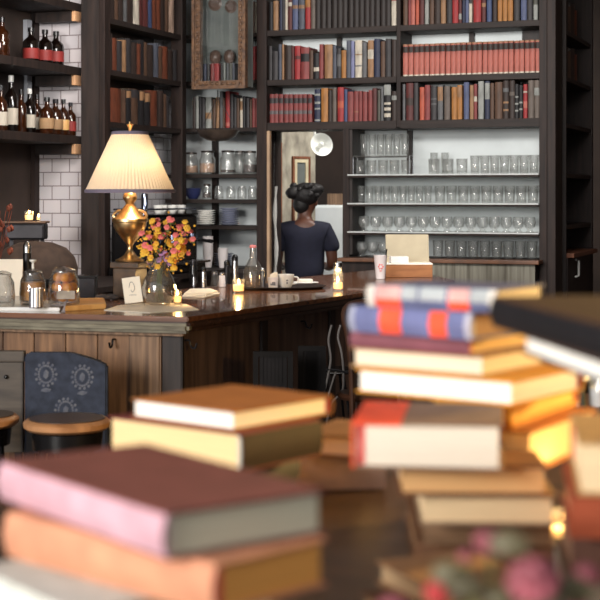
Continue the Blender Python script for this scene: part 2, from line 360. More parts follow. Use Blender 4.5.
part('body', lambda b: box(b, (-.16, 0, 0), (.3, .55, 1.42), .015), M['fridge'], t)
part('door', lambda b: box(b, (-.155, -.035, .05), (.295, -.001, 1.41), .012), M['fridge'], t)
part('handle', lambda b: box(b, (-.12, -.06, .8), (-.10, -.036, 1.2), .004), M['steel'], t)
bx = thing('wooden_crate', 'grey brown wooden crate on top of the white refrigerator', 'crate', (fr.x-.03, fr.y+.15, 1.421))
part('crate_body', lambda b: (box(b, (-.12, 0, 0), (.2, .3, .012)), box(b, (-.12, 0, .013), (.2, .012, .09)), box(b, (-.12, .288, .013), (.2, .3, .09)), box(b, (-.12, .012, .013), (-.108, .288, .09)), box(b, (.188, .012, .013), (.2, .288, .09))), M['postwood'], bx)
lp = on_y(321.5, 10.3, 144.5)
ld = thing('dish_lamp', 'round white enamel dish lamp hanging at the top of the doorway', 'lamp', lp)
ld.rotation_euler = (math.radians(78), 0, YAW+.35)
part('lamp_dish', lambda b: lathe(b, [(.012, -.05), (.03, -.045), (.06, -.03), (.082, 0), (.086, .004), (.082, .003), (.058, -.025), (.03, -.039), (.0, -.042)], 28), M['opal'], ld, True)
part('lamp_bulb', lambda b: blob(b, (0, 0, -.012), (.022, .022, .028), 2), M['opal'], ld, True)
part('lamp_bracket', lambda b: tube(b, smooth_path([(0, 0, -.05), (0, .03, -.09), (0, .1, -.12), (0, .22, -.10)]), .009), M['white'], ld, True)
# ------------------------------------------------------------------ books on shelves
BC = {  # plain colour name -> rgb
 'black': (30, 27, 30), 'charcoal': (58, 54, 56), 'dark brown': (56, 40, 34), 'near-black brown': (46, 36, 33), 'brown': (98, 68, 50), 'tan': (168, 122, 82), 'orange tan': (188, 122, 56),
 'rust': (118, 56, 32), 'maroon': (98, 40, 38), 'dull red': (150, 64, 62), 'red': (178, 44, 46), 'coral': (204, 108, 92), 'orange red': (206, 90, 62), 'cream': (216, 204, 184), 'pale grey': (160, 162, 156),
 'grey': (104, 104, 106), 'slate': (84, 88, 102), 'slate blue': (86, 96, 134), 'navy': (44, 50, 78), 'blue': (66, 84, 128), 'lilac': (132, 136, 178), 'grey brown': (112, 98, 88), 'olive grey': (88, 86, 76), 'pink cream': (196, 162, 140)}
PAGES = page_mat('shelf book pages', (206, 190, 160))
def cover_mat(c): return mat('cloth '+c, tuple(v*.74+.10*sum(BC[c])/3 for v in BC[c]), .6, vary=.16, scale=30, stretch=(1, 1, .3))
def arc(w, bulge, y0, n=6):
    return [(-w/2+w*i/n, y0-bulge*math.sin(PI*i/n)) for i in range(n+1)]
def shelf_book(name_label, colour, w, h, depth, loc, rotz, labels, group):
    w -= .0026
    bm = B(); a = arc(w, w*.16, 0)
    prism(bm, [(-w/2, depth), (w/2, depth)]+a[::-1] if False else a+[(w/2, depth), (-w/2, depth)], 0, h)
    n0 = len(bm.faces)
    prism(bm, [(-w/2+.003, .006), (w/2-.003, .006), (w/2-.003, depth-.004), (-w/2+.003, depth-.004)], h, h-.0001+.0006)
    bm.faces.ensure_lookup_table()
    for f in bm.faces[n0:]: f.material_index = 1
    o = obj('book', bm, [cover_mat(colour), PAGES], None, False, loc, rotz)
    tag(o, name_label, 'book', group)
    for (z0, z1, c) in labels:
        bb = B(); a2 = arc(w*1.0, w*.16, -.0012)
        prism(bb, a2+[(w/2, .0), (-w/2, .0)], h*z0, h*z1)
        obj('spine_label', bb, cover_mat(c), o)
    return o
def book_row(specs, plane, val, ztop, where, ref, group, depth=.17, minh=.12, maxh=.285):
    """specs: (colour, px0, px1, py_top or None, labels); books stand on ztop"""
    for i, s in enumerate(specs):
        col, p0, p1, ht = s[:4]; labs = s[4] if len(s) > 4 else []
        if plane == 'y':
            a, b = on_y(p0, val), on_y(p1, val); w = b.x-a.x; c = (a+b)/2; d = d_y((p0+p1)/2, val); rz = 0
            jit = random.uniform(0, .014); loc = (c.x, val+.012+jit+w*.16, ztop+.0005)
        else:
            a, b = on_x(p0, val), on_x(p1, val); w = b.y-a.y; c = (a+b)/2; d = d_x((p0+p1)/2, val); rz = PI/2
            loc = (val-.008-w*.16-random.uniform(0, .01), c.y, ztop+.0005)
        h = ht if ht < 1 else EYE+(HY-ht)*d/F_PX-ztop
        h = min(max(minh, h), maxh)
        size = 'slim ' if w < .027 else 'thick ' if w > .046 else ''
        extra = ''
        if labs: extra = ''
        lab = f"{size}{col} book, {nth(i+1)} from the {ref}, {where}"
        shelf_book(lab, col, w, h, depth, loc, rz, labs, group)
L1 = [(.68, .86, 'charcoal'), (.30, .42, 'grey')]
R1L = [('black', 268, 271.6, .2), ('tan', 272, 277, .205), ('navy', 278, 281, .22), ('charcoal', 281.2, 283.8, .22), ('cream', 284, 286.6, .21), ('maroon', 286.8, 291, .21, [(.78, .9, 'cream')]),
       ('slate blue', 291.5, 297, .24, [(.6, .7, 'tan')]), ('slate', 297.4, 303.4, .24, [(.6, .7, 'tan')]), ('red', 304, 309.2, .25, [(.6, .95, 'orange tan')]), ('grey brown', 309.6, 314, .25)]
R1L += [('near-black brown', 314.4+5.42*k, 314.4+5.42*(k+1)-.3, .27) for k in range(14)] + [('cream', 390.6, 395.6, .27, [(.62, .98, 'red')])]
book_row(R1L, 'y', Y0, ZS[1], 'top shelf over the doorway', 'mirror-side post', 'books on the top shelf over the doorway', maxh=.29)
R2L = [('charcoal', 267.8, 271.2, 46), ('charcoal', 271.6, 277, 51), ('slate', 277.4, 280.6, 44), ('tan', 280.9, 283, 44), ('dark brown', 283.4, 290, 45), ('maroon', 290.3, 293, 46), ('red', 293.3, 299, 45.5, [(.6, .7, 'maroon')]),
       ('dull red', 299.4, 308, 47, [(.55, .8, 'black')]), ('brown', 308.3, 312, 50), ('black', 312.4, 318, 53, [(.3, .45, 'cream')]), ('dull red', 318.3, 322.4, 44), ('tan', 323, 331, 44), ('slate', 331.4, 335, 45), ('charcoal', 335.4, 339.8, 48, [(.4, .8, 'grey')]),
       ('orange tan', 340.2, 345, 50), ('slate', 345.4, 349.8, 40), ('lilac', 350, 353.6, 41), ('cream', 354, 361, 40, [(.6, .63, 'tan'), (.3, .33, 'slate')]), ('grey', 361.4, 366, 42), ('tan', 366.4, 372.4, 40, [(.5, .75, 'cream')]), ('navy', 373, 379, 38.5), ('brown', 379.4, 384, 41), ('charcoal', 384.4, 390, 38.5), ('dark brown', 390.4, 395.6, 39)]
book_row(R2L, 'y', Y0, ZS[2], 'second shelf over the doorway', 'mirror-side post', 'books on the second shelf over the doorway')
R3L = [('dull red', 268.2+4.78*k, 268.2+4.78*(k+1)-.3, 94, L1) for k in range(9)]
R3L += [('navy', 313, 319, 89, [(.8, .86, 'pale grey'), (.55, .62, 'pale grey'), (.38, .43, 'pale grey'), (.03, .08, 'pale grey')]), ('orange tan', 320, 327, 88), ('dark brown', 327.4, 331, 90), ('grey brown', 331.4, 335.4, 88), ('red', 336, 342.4, 87, [(.4, .6, 'orange red')]), ('blue', 343, 346.2, 89),
        ('dull red', 346.6, 352.6, 91.5), ('dull red', 353, 357.6, 91, [(.3, .33, 'tan')]), ('dull red', 358, 361.4, 91), ('dull red', 361.8, 366.6, 91.5), ('dull red', 367, 371, 90), ('maroon', 371.4, 376, 88), ('olive grey', 376.4, 379.4, 90), ('grey', 379.8, 382.6, 87),
        ('black', 383, 390, 84, [(.1, .2, 'cream'), (.28, .36, 'cream'), (.44, .5, 'cream'), (.7, .98, 'pale grey')]), ('dark brown', 390.4, 395.6, 91, [(.7, .85, 'pale grey')])]
book_row(R3L, 'y', Y0, ZS[3], 'third shelf over the doorway', 'mirror-side post', 'books on the third shelf over the doorway', maxh=.248)
R1R = [('brown', 402.4, 407, .26), ('dull red', 407.3, 410, .26), ('coral', 410.3, 414.4, .27), ('orange red', 414.8, 418.2, .25), ('maroon', 418.8, 423.4, .25), ('pale grey', 424, 428, .25, [(.75, .98, 'grey brown')]), ('brown', 428.5, 433, .25), ('dark brown', 433.4, 439.4, .25), ('tan', 440, 445, .25), ('charcoal', 445.6, 451, .25), ('red', 451.6, 457.6, .25),
       ('maroon', 458, 461, .25, [(.1, .25, 'pale grey')]), ('navy', 461.3, 464.2, .25), ('slate blue', 464.5, 468, .25), ('cream', 468.3, 471.6, .25, [(.5, .7, 'charcoal')]), ('red', 472.2, 480, .25), ('maroon', 481, 485.2, .25, [(.4, .5, 'tan')]), ('blue', 486, 491, .25, [(.7, .8, 'navy')]), ('dark brown', 491.6, 496.2, .25),
       ('orange tan', 497, 501.6, .25), ('orange tan', 502, 506.8, .25), ('orange tan', 507.2, 512.4, .25), ('charcoal', 513.2, 519.2, .25), ('slate blue', 520, 526, .25), ('charcoal', 526.4, 532, .25), ('pale grey', 532.6, 537, .25, [(.4, .8, 'olive grey')])]
book_row(R1R, 'y', Y0, ZS[1], 'top shelf above the glassware', 'middle upright', 'books on the top shelf above the glassware')
R2R = [('coral', 402+5.3*k, 402+5.3*(k+1)-.25, .213, [(.74, .93, 'dark brown'), (.96, .995, 'tan'), (.005, .05, 'cream')]) for k in range(26)]
book_row(R2R, 'y', Y0, ZS[2], 'matching set above the glassware', 'middle upright', 'matching coral red volumes')
R3R = [('grey', 401.6, 404.4, 84), ('maroon', 405, 412.4, 80.5, [(.4, .6, 'dark brown')]), ('charcoal', 413, 417.6, 82), ('orange red', 418.6, 423.4, 87), ('dull red', 424, 429.4, 85), ('charcoal', 430, 436, 86, [(.6, .64, 'grey'), (.45, .49, 'grey')]), ('grey', 436.6, 442, 85, [(.55, .95, 'tan')]), ('grey brown', 443, 449, 86), ('orange tan', 450.6, 456, 87), ('orange tan', 456.3, 461.4, 85, [(.65, .95, 'tan')]),
       ('slate blue', 462.6, 468, 82), ('tan', 469, 473, 85), ('dull red', 473.3, 476.6, 84, [(.5, .65, 'cream')]), ('pale grey', 477.4, 483, 80), ('navy', 484, 489, 79, [(.52, .95, 'pale grey')]), ('brown', 489.6, 493.6, 83), ('brown', 494, 501.8, 82), ('dark brown', 502.2, 508, 78, [(.2, .25, 'tan'), (.4, .45, 'tan'), (.7, .8, 'grey')]), ('dark brown', 508.4, 514, 77, [(.6, .7, 'grey brown')]),
       ('black', 514.3, 518, 84, [(.2, .25, 'pale grey'), (.4, .45, 'pale grey'), (.6, .65, 'pale grey')]), ('black', 518.3, 522, 85, [(.25, .3, 'pale grey'), (.45, .5, 'pale grey')]), ('red', 522.4, 526.6, 84, [(.3, .5, 'coral'), (.75, .8, 'cream')]), ('grey brown', 527.2, 533, 80), ('grey brown', 533.4, 539, 80, [(.6, .8, 'pale grey')])]
book_row(R3R, 'y', Y0, ZS[3], 'lowest shelf above the glassware', 'middle upright', 'books on the lowest shelf above the glassware', maxh=.248)
# nook books
NK = [('dark brown', 191, 194, 97), ('pale grey', 194.4, 197.4, 96), ('black', 197.7, 200.4, 97), ('charcoal', 200.7, 204, 98), ('pale grey', 204.4, 210.4, 97, [(.3, .5, 'tan')]), ('brown', 210.8, 214, 99), ('tan', 214.3, 217.6, 97), ('grey', 218, 221.4, 91), ('brown', 221.7, 223.8, 98), ('red', 224.1, 228.4, 91, [(.05, .15, 'coral')]), ('charcoal', 228.8, 232, 94), ('charcoal', 232.3, 235.2, 97), ('brown', 235.5, 238, 98), ('cream', 238.3, 241.4, 98, [(.6, .9, 'tan')]), ('black', 241.7, 244.4, 96), ('charcoal', 244.7, 248, 98), ('brown', 248.3, 250.4, 99), ('dull red', 250.7, 253.4, 98), ('dull red', 253.7, 256.6, 98)]
book_row(NK, 'y', Y0+.02, nz[3], 'nook shelf under the framed case', 'side bookcase', 'books under the framed case')
book_row([('orange red', 248, 250.6, 47), ('red', 250.9, 253.8, 46), ('red', 254, 257, 45)], 'y', Y0+.02, nz[2], 'second nook shelf', 'framed case', 'red books beside the framed case')
book_row([('charcoal', 248, 250.6, .22), ('brown', 250.9, 253.2, .22), ('cream', 253.5, 256.4, .21)], 'y', Y0+.02, nz[1], 'top nook shelf', 'framed case', 'upper books beside the framed case')
# side bookcase facing the bar -----------------------------------------------
XF = -4.33
sb = thing('side_bookcase', 'dark bookcase on the side wall above the lamp, filled with old brown books', 'bookcase', (0, 0, 0))
ysb = 8.33
part('end_post', lambda b: box(b, (-4.495, ysb-.02, .0), (XF-.03, 8.396, 3.3), .003), M['blackwood'], sb)
part('front_post', lambda b: box(b, (XF-.028, ysb-.04, .0), (XF+.01, ysb+.04, 3.3), .004), M['darkwood'], sb)
for z in (2.93, 2.604, 2.283, 1.957):
    part('shelf', lambda b: box(b, (-4.485, ysb+.042, z-.035), (XF+.005, Y0-.172, z), .003), M['shelfwood'], sb)
part('back_board', lambda b: box(b, (XL+.002, 8.47, 1.91), (XL+.02, Y0-.172, 3.3)), M['blackwood'], sb)
def side_row(cols, z, hs, where):
    n = len(cols); p = 112.0; sp = []
    for i, c in enumerate(cols):
        w = c[1]; sp.append((c[0], p, p+w-.25, hs+random.uniform(-.02, .02), c[2] if len(c) > 2 else [])); p += w
    book_row(sp, 'x', XF, z, where, 'tiled wall end', 'old books on the '+where, depth=.13)
side_row([('dark brown', 6), ('brown', 4), ('dark brown', 5), ('grey', 3), ('dark brown', 8), ('cream', 4), ('maroon', 4), ('maroon', 5), ('blue', 4.5), ('rust', 4), ('rust', 4), ('dark brown', 5), ('brown', 3), ('pink cream', 7)], 2.604, .24, 'side bookcase top shelf')
side_row([('dark brown', 4), ('rust', 5), ('charcoal', 5), ('tan', 3), ('charcoal', 6), ('dark brown', 5), ('rust', 3), ('black', 4), ('brown', 4), ('dark brown', 7), ('slate', 4), ('brown', 4), ('rust', 5), ('dark brown', 5), ('charcoal', 4)], 2.283, .215, 'side bookcase second shelf')
side_row([('rust', 15), ('brown', 2), ('black', 5, [(.75, .95, 'tan')]), ('brown', 9, [(.75, .98, 'charcoal')]), ('black', 5, [(.72, .98, 'tan')]), ('black', 6, [(.72, .98, 'tan')]), ('rust', 8), ('dark brown', 4), ('brown', 3), ('charcoal', 3)], 1.957, .225, 'side bookcase lowest shelf')
# books and glass in the corner cabinet
sp = [('dark brown', 570.5, 573, .22), ('brown', 573.4, 575.6, .2), ('dark brown', 576, 579, .23), ('rust', 579.4, 581.6, .2)]
for z, wh in ((2.6, 'corner cabinet top shelf'), (2.29, 'corner cabinet second shelf')):
    for i, (c, p0, p1, h) in enumerate(sp):
        a, b_ = on_x(p0, xr-.02), on_x(p1, xr-.02)
        shelf_book(f'dim {c} book, {nth(i+1)} from the pillar, {wh}', c, b_.y-a.y, h, .12, (xr-.06, (a.y+b_.y)/2, z+.0005), PI/2, [], 'books on the '+wh)
# ------------------------------------------------------------------ glassware
def glass_mesh(prof, seg=20):
    b = B(); lathe(b, prof, seg); bmesh.ops.recalc_face_normals(b, faces=b.faces[:]); me = bpy.data.meshes.new('glass_body'); b.to_mesh(me); b.free()
    me.materials.append(M['glass'])
    for p in me.polygons: p.use_smooth = True
    return me
def gob(r0, r1, h, t=.003): return [(0, .001), (r0*.9, .001), (r0, .004), (r1, h), (r1-t, h), (r0-t, .012), (0, .01)]
TUM = glass_mesh(gob(.022, .0262, .115))
TUMB = glass_mesh(gob(.031, .036, .115))
TUMR = glass_mesh(gob(.027, .0325, .12))
TUMS = glass_mesh(gob(.029, .034, .095))
RND = glass_mesh([(0, .001), (.026, .001), (.028, .004), (.018, .012), (.016, .02), (.031, .036), (.038, .06), (.035, .085), (.032, .10), (.030, .10), (.033, .085), (.036, .06), (.028, .038), (0, .024)])
HIGH = glass_mesh(gob(.022, .0262, .145))
SQ = glass_mesh(gob(.034, .038, .10))
def put_glass(me, px, z, y, label, group, name='drinking_glass', cat='glass'):
    p = on_y(px, y); o = obj(name, me, None, None, False, (p.x, y, z+.0006)); return tag(o, label, cat, group)
def glass_row(me, p0, p1, n, z, y, what, where, group):
    for i in range(n):
        px = p0+(p1-p0)*i/(n-1)
        put_glass(me, px, z, y, f'{what}, {nth(i+1)} from the doorway end, {where}', group)
YG = Y0+.03
glass_row(TUM, 361.5, 428, 9, gz[1], YG, 'ribbed clear tumbler', 'upper middle glass shelf', 'tumblers on the upper middle glass shelf')
glass_row(TUMB, 440, 533, 9, gz[1], YG, 'broad shining tumbler', 'pillar half of upper middle glass shelf', 'broad tumblers on the upper middle glass shelf')
glass_row(RND, 364, 530, 15, gz[2], YG, 'round bowl glass', 'lower middle glass shelf', 'round glasses on the lower middle glass shelf')
glass_row(RND, 362, 394, 4, 1.085, YG, 'round bowl glass', 'counter under the glass shelves', 'round glasses on the back counter')
glass_row(TUMB, 438, 532, 9, 1.085, YG, 'tall clear tumbler', 'counter under the glass shelves', 'tumblers on the back counter')
glass_row(TUMS, 360, 406, 5, gz[0], YG, 'upright clear tumbler', 'top glass shelf beside the door jamb', 'tumblers on the top glass shelf')
glass_row(SQ, 434, 462, 3, gz[0], YG-.01, 'wide clear tumbler', 'middle of top glass shelf', 'wide tumblers on the top glass shelf')
glass_row(TUMR, 475, 534, 7, gz[0], YG, 'dark rimmed tumbler', 'pillar end of top glass shelf', 'rimmed tumblers on the top glass shelf')
glass_row(HIGH, 434, 445, 2, gz[0], YG+.13, 'tall straight glass', 'behind the wide tumblers, top glass shelf', 'tall glasses on the top glass shelf')
# hanging rack of tall glasses
rk = thing('glass_rack', 'thin wire rack holding a row of tall upturned glasses by the door jamb', 'rack', (0, 0, 0))
x0r, x1r = on_y(355, YG).x, on_y(411, YG).x
part('rack_rail', lambda b: tube(b, [(x0r, YG-.04, 1.755), (x1r, YG-.04, 1.755)], .003), M['steel'], rk)
part('rack_rail', lambda b: tube(b, [(x0r, YG+.05, 1.755), (x1r, YG+.05, 1.755)], .003), M['steel'], rk)
part('rack_tray', lambda b: box(b, (x0r, YG-.04, 1.759), (x1r, YG+.05, 1.763)), M['glass'], rk)
for xx in (x0r, x1r):
    for yy in (-.04, .05): part('rack_post', lambda b: tube(b, [(xx, YG+yy, 1.6385), (xx, YG+yy, 1.755)], .003), M['steel'], rk)
for i in range(6):
    put_glass(HIGH, 364+8.2*i, 1.763, YG, f'tall pale glass on the wire rack, {nth(i+1)} from the doorway end', 'tall glasses on the wire rack')
# nook: jars, cups, plates -----------------------------------------------------
def jar(px, y, z, r, h, fill, fillh, label, group=None, lid=True, cat='jar', name='glass_jar'):
    p = on_y(px, y); t = thing(name, label, cat, (p.x, y, z+.0006), 0, group)
    part('jar_body', lambda b: lathe(b, [(0, .001), (r*.9, .001), (r, .01), (r, h*.72), (r*.78, h*.86), (r*.78, h), (r*.74, h), (r*.74, h*.86), (r*.96, h*.71), (r*.96, .012), (0, .006)], 22), M['glass'], t, True)
    if fill: part('jar_contents', lambda b: lathe(b, [(0, .008), (r*.93, .013), (r*.93, fillh), (0, fillh*1.03)], 18), fill, t, True)
    if lid: part('jar_lid', lambda b: lathe(b, [(0, h+.018), (r*.3, h+.017), (r*.82, h+.014), (r*.84, h+.001), (0, h+.001)], 22), M['copperlid'], t, True)
    return t
YN = Y0+.09
jar(191, YN, nz[4], .052, .14, M['grain'], .06, 'glass storage jar of pale grain nearest the side bookcase', 'storage jars in the nook')
jar(207.5, YN, nz[4], .057, .15, M['grain'], .075, 'glass storage jar with tan contents, second from the side bookcase', 'storage jars in the nook')
jar(228, YN, nz[4], .056, .15, M['coffee'], .03, 'glass storage jar holding little dark contents, third from the side bookcase', 'storage jars in the nook')
jar(240, YN+.1, nz[4], .045, .15, None, 0, 'empty glass storage jar set back on the nook jar shelf', 'storage jars in the nook')
jar(250, YN, nz[4], .052, .145, M['coffee'], .065, 'glass storage jar half full of dark beans beside the post', 'storage jars in the nook')
for i, px in enumerate((207, 219, 231, 242, 252.5)):
    jar(px, YN, nz[5], .032, .092, M['coffee'] if i == 0 else None, .05, f'small glass jar under the storage jars, {nth(i+1)} from the blue bowl', 'small jars in the nook', lid=(i == 0))
p = on_y(193, YN)
t = thing('mixing_bowl', 'dark blue bowl on the nook shelf of small glass jars', 'bowl', (p.x, YN, nz[5]+.0006))
part('bowl_body', lambda b: lathe(b, [(0, .001), (.03, .001), (.052, .03), (.06, .078), (.056, .078), (.048, .032), (0, .01)], 24), M['bluebowl'], t, True)
def plate_mesh(name, r, m):
    b = B(); lathe(b, [(0, .002), (r*.6, .001), (r*.65, .004), (r, .012), (r*.99, .015), (r*.64, .008), (0, .006)], 28)
    bmesh.ops.recalc_face_normals(b, faces=b.faces[:]); me = bpy.data.meshes.new(name); b.to_mesh(me); b.free(); me.materials.append(m)
    for q in me.polygons: q.use_smooth = True
    return me
PLW, PLB = plate_mesh('plate_body', .07, M['blueplate']), plate_mesh('plate_body', .065, M['white'])
for px, z, n, me, wh in ((206, nz[6], 7, PLB, 'pile beside the side bookcase'), (229, nz[6], 8, PLW, 'tall pile toward the doorway post')):
    p = on_y(px, YN)
    for k in range(n):
        tag(obj('plate', me, None, None, False, (p.x, YN, z+.0008+k*.0152)), f'pale nook plate, {nth(k+1)} from the bottom of the {wh}', 'plate', 'plates in the nook, '+wh)
# low counter under the nook and along the side wall
lc = thing('service_counter', 'dark low service counter below the nook and the side bookcase', 'counter', (0, 0, 0))
part('worktop', lambda b: prism(b, [(-4.86, 6.2), (-3.8, 6.2), (-3.8, 8.28), (-3.95, 8.28), (-3.95, Y0-.2), (xp0-.01, Y0-.2), (xp0-.01, Y0-.025), (-4.30, Y0-.025), (-4.30, 8.28), (-4.86, 8.28)], .97, 1.0), M['blackwood'], lc)
part('cupboard', lambda b: prism(b, [(-4.86, 6.22), (-3.84, 6.22), (-3.84, 8.25), (-4.86, 8.25)], 0, .969), M['blackwood'], lc)
part('cupboard', lambda b: prism(b, [(-4.3, 8.4), (-3.99, 8.4), (-3.99, Y0-.2), (-4.3, Y0-.2)], 0, .969), M['blackwood'], lc)
part('cupboard', lambda b: prism(b, [(-3.98, Y0-.15), (xp0-.01, Y0-.15), (xp0-.01, Y0-.03), (-3.98, Y0-.03)], 0, .969), M['blackwood'], lc)
part('under_shelf', lambda b: box(b, (-4.3, Y0-.0245, .97), (xp0-.003, YB-.045, 1.0)), M['shelfwood'], lc)
def cup_stack(px, y, z, n, label, m, r=.036, h=.095, step=.02, group='stacked paper cups'):
    p = on_y(px, y); b = B(); lathe(b, [(0, .001), (r*.71, .001), (r, h), (r*.98, h), (r*.70, .003), (0, .003)], 18)
    bmesh.ops.recalc_face_normals(b, faces=b.faces[:]); me = bpy.data.meshes.new('cup_body'); b.to_mesh(me); b.free(); me.materials.append(m)
    for k in range(n):
        o = obj('paper_cup', me, None, None, False, (p.x, y, z+.0006+k*step))
        tag(o, f'white paper cup, {nth(k+1)} from the bottom of the {label}', 'cup', group)
cup_stack(208, Y0-.12, 1.0, 7, 'tall cup tower under the nook', M['whitecup'])
cup_stack(223, Y0-.12, 1.0, 3, 'short cup tower under the nook', M['whitecup'])
p = on_y(224, YN)
for k in range(6): tag(obj('plate', PLW, None, None, False, (p.x, YN, 1.0008+k*.0152)), f'grey blue plate, {nth(k+1)} from the bottom of the pile behind the cup towers', 'plate', 'plates behind the cup towers')
# display case (framed) ---------------------------------------------------------
dc = thing('display_case', 'shallow display case with carved brown frame hung over the nook shelves', 'display case', (0, 0, 0))
YC = Y0-.30
xa, xb = on_y(193, YC).x, on_y(245, YC).x
zc0 = EYE+(HY-88)*d_y(219, YC)/F_PX; zc1 = 2.98
part('carved_frame', lambda b: (frame(b, xa, xb, zc0, zc1, .05, YC, YC+.05), frame(b, xa-.006, xb+.006, zc0-.006, zc1+.006, .02, YC-.012, YC-.0005), [blob(b, (xx, YC-.003, zc0+.025+k*.04), (.013, .01, .018), 1) for xx in (xa+.032, xb-.032) for k in range(20)], [blob(b, (xa+.06+k*.04, YC-.003, zc0+.03), (.018, .01, .012), 1) for k in range(int((xb-xa-.1)/.04))]), M['gilt'], dc)
part('case_back', lambda b: (box(b, (xa+.01, YC+.16, zc0+.01), (xb-.01, YC+.17, zc1)), box(b, (xa+.012, YC+.051, zc0+.012), (xa+.03, YC+.159, zc1)), box(b, (xb-.03, YC+.051, zc0+.012), (xb-.012, YC+.159, zc1)), box(b, (xa+.031, YC+.051, zc0+.03), (xb-.031, YC+.159, zc0+.048))), M['casegrey'], dc)
part('case_glass', lambda b: box(b, (xa+.045, YC+.02, zc0+.045), (xb-.045, YC+.023, zc1-.04)), M['case_glass'], dc)
part('hanging_rail', lambda b: box(b, (xa+.06, YC+.171, zc0+.3), (xb-.06, Y0+.008, zc0+.34)), M['darkwood'], dc)
zz = zc0+.0485
cb2 = [('navy', 201, 205), ('charcoal', 205.3, 208.6), ('dull red', 210, 214), ('red', 214.3, 220), ('charcoal', 222, 225), ('pale grey', 225.3, 228), ('grey', 229, 232), ('olive grey', 232.3, 236), ('slate', 236.3, 239)]
for i, (c, p0, p1) in enumerate(cb2):
    p0, p1 = 203.4+(p0-201)*.83, 203.4+(p1-201)*.83
    a, b_ = on_y(p0, YC+.09), on_y(p1, YC+.09)
    shelf_book(f'small {c} book inside the framed case, {nth(i+1)} from the side bookcase', c, b_.x-a.x, .125, .06, ((a.x+b_.x)/2, YC+.085, zz+.0006), 0, [], 'small books inside the framed case')
for i, (px, py, r) in enumerate(((216, 57, .042), (230, 58, .04), (213, 3, .05), (229, 6, .045), (200, 18, .03))):
    c = on_y(px, YC+.12, py)
    if i > 1:
        o = obj('wall_plate', (lambda b: (lathe(b, [(0, .012), (r*.6, .014), (r*.72, .009), (r, .004), (r*.98, .0), (0, .0)], 20), b)[1])(B()), mat('brown glazed plate', (92, 74, 66), .35, vary=.3, scale=40), None, True, (c.x, YC+.159, c.z)); o.rotation_euler.x = PI/2
        tag(o, ('round dark dish hung inside the framed case, '+('closest to the tiled side', 'closest to the doorway side', 'low by the frame edge')[i-3] if i > 2 else 'round dark dish hung inside the framed case, top middle'), 'plate', 'dishes inside the framed case')
    else:
        tt = thing('figurine', ('small round dark ornament above the red books inside the framed case', 'small round dark ornament above the grey books inside the framed case')[i], 'ornament', (c.x, YC+.11, zz+.1265))
        part('ornament_body', lambda b: (lathe(b, [(0, 0), (r*.5, 0), (r*.9, .02), (r, .045), (r*.8, .075), (r*.4, .09), (0, .094)], 16), blob(b, (0, -r*.7, .05), (r*.3, r*.4, .022), 1)), mat('brown glazed plate', (92, 74, 66), .35), tt, True)
# hanging dish under nook book shelf
c = on_y(223, Y0-.08, 130)
hl = thing('hanging_pan', 'dark shallow metal pan hanging below the nook book shelf', 'pan', (c.x, Y0-.17, 1.865))
part('pan_bowl', lambda b: lathe(b, [(0, 0), (.07, .008), (.12, .035), (.15, .075), (.146, .077), (.115, .04), (.068, .014), (0, .007)], 28), mat('brown pan metal', (84, 72, 64), .35, .5, vary=.3), hl, True)
for a in (0, 2.1, 4.2): part('hanging_wire', lambda b: tube(b, [(.147*math.cos(a), .147*math.sin(a), .075), (0, .0, .30)], .0025, 5), M['darkmetal'], hl)
part('hanging_hook', lambda b: tube(b, smooth_path([(0, 0, .30), (0, .0, .33), (0, .0, .352)]), .004, 6), M['darkmetal'], hl)
# ------------------------------------------------------------------ bottle shelves on the side wall
bs = thing('bottle_shelf', 'dark wall shelving for bottles with pale end grain beside the tiled wall', 'shelf', (0, 0, 0))
XW, XE_ = -4.866, -4.53
for z in (2.70, 2.30, 1.87):
    part('shelf_board', lambda b: box(b, (XW, 6.6, z-.05), (XE_, 8.397, z), .003), M['blackwood'], bs)
    part('end_board', lambda b: box(b, (XW+.05, 8.301, z-.115), (XE_-.03, 8.398, z-.0505), .003), M['leadgrey'] if False else M['blackwood'], bs)
    part('end_cap', lambda b: box(b, (XE_-.028, 8.302, z-.115), (XE_-.0, 8.397, z-.0505), .006), M['tanend'], bs)
part('upright', lambda b: box(b, (XW+.001, 8.24, 1.885), (XW+.03, 8.298, 2.6)), M['leadgrey'], bs)
part('back_board', lambda b: box(b, (XW+.0, 6.6, 1.875), (XW+.012, 8.23, 2.245)), M['blackwood'], bs)
def bottle(px, x, z, r, h, g, lab_m, label, group, capm=None, liquid=None, neck=.32):
    p = on_x(px, x); t = thing('bottle', label, 'bottle', (p.x, p.y, z+.0006), random.uniform(0, 6), group)
    part('bottle_body', lambda b: lathe(b, [(0, .001), (r*.9, .001), (r, .008), (r, h*.58), (r*.85, h*.65), (r*.38, h*.74), (r*neck, h*.8), (r*neck, h*.93), (r*neck*.8, h*.93), (r*.3, h*.75), (r*.93, h*.57), (r*.93, .012), (0, .008)], 20), g, t, True)
    if lab_m: part('bottle_label', lambda b: lathe(b, [(r*1.008, h*.14), (r*1.012, h*.145), (r*1.012, h*.42), (r*1.008, h*.425)], 20), lab_m, t, True)
    part('bottle_cap', lambda b: lathe(b, [(0, h), (r*neck*1.2, h*.995), (r*neck*1.25, h*.88), (r*neck*1.02, h*.88)], 14), capm or M['black'], t, True)
    if liquid: part('bottle_liquid', lambda b: lathe(b, [(0, .01), (r*.9, .014), (r*.9, h*.5), (0, h*.5)], 16), liquid, t, True)
    return t
bottle(2, -4.70, 2.30, .045, .25, M['amberglass'], None, 'amber bottle by the frame edge on the upper bottle shelf', 'bottles on the upper shelf')
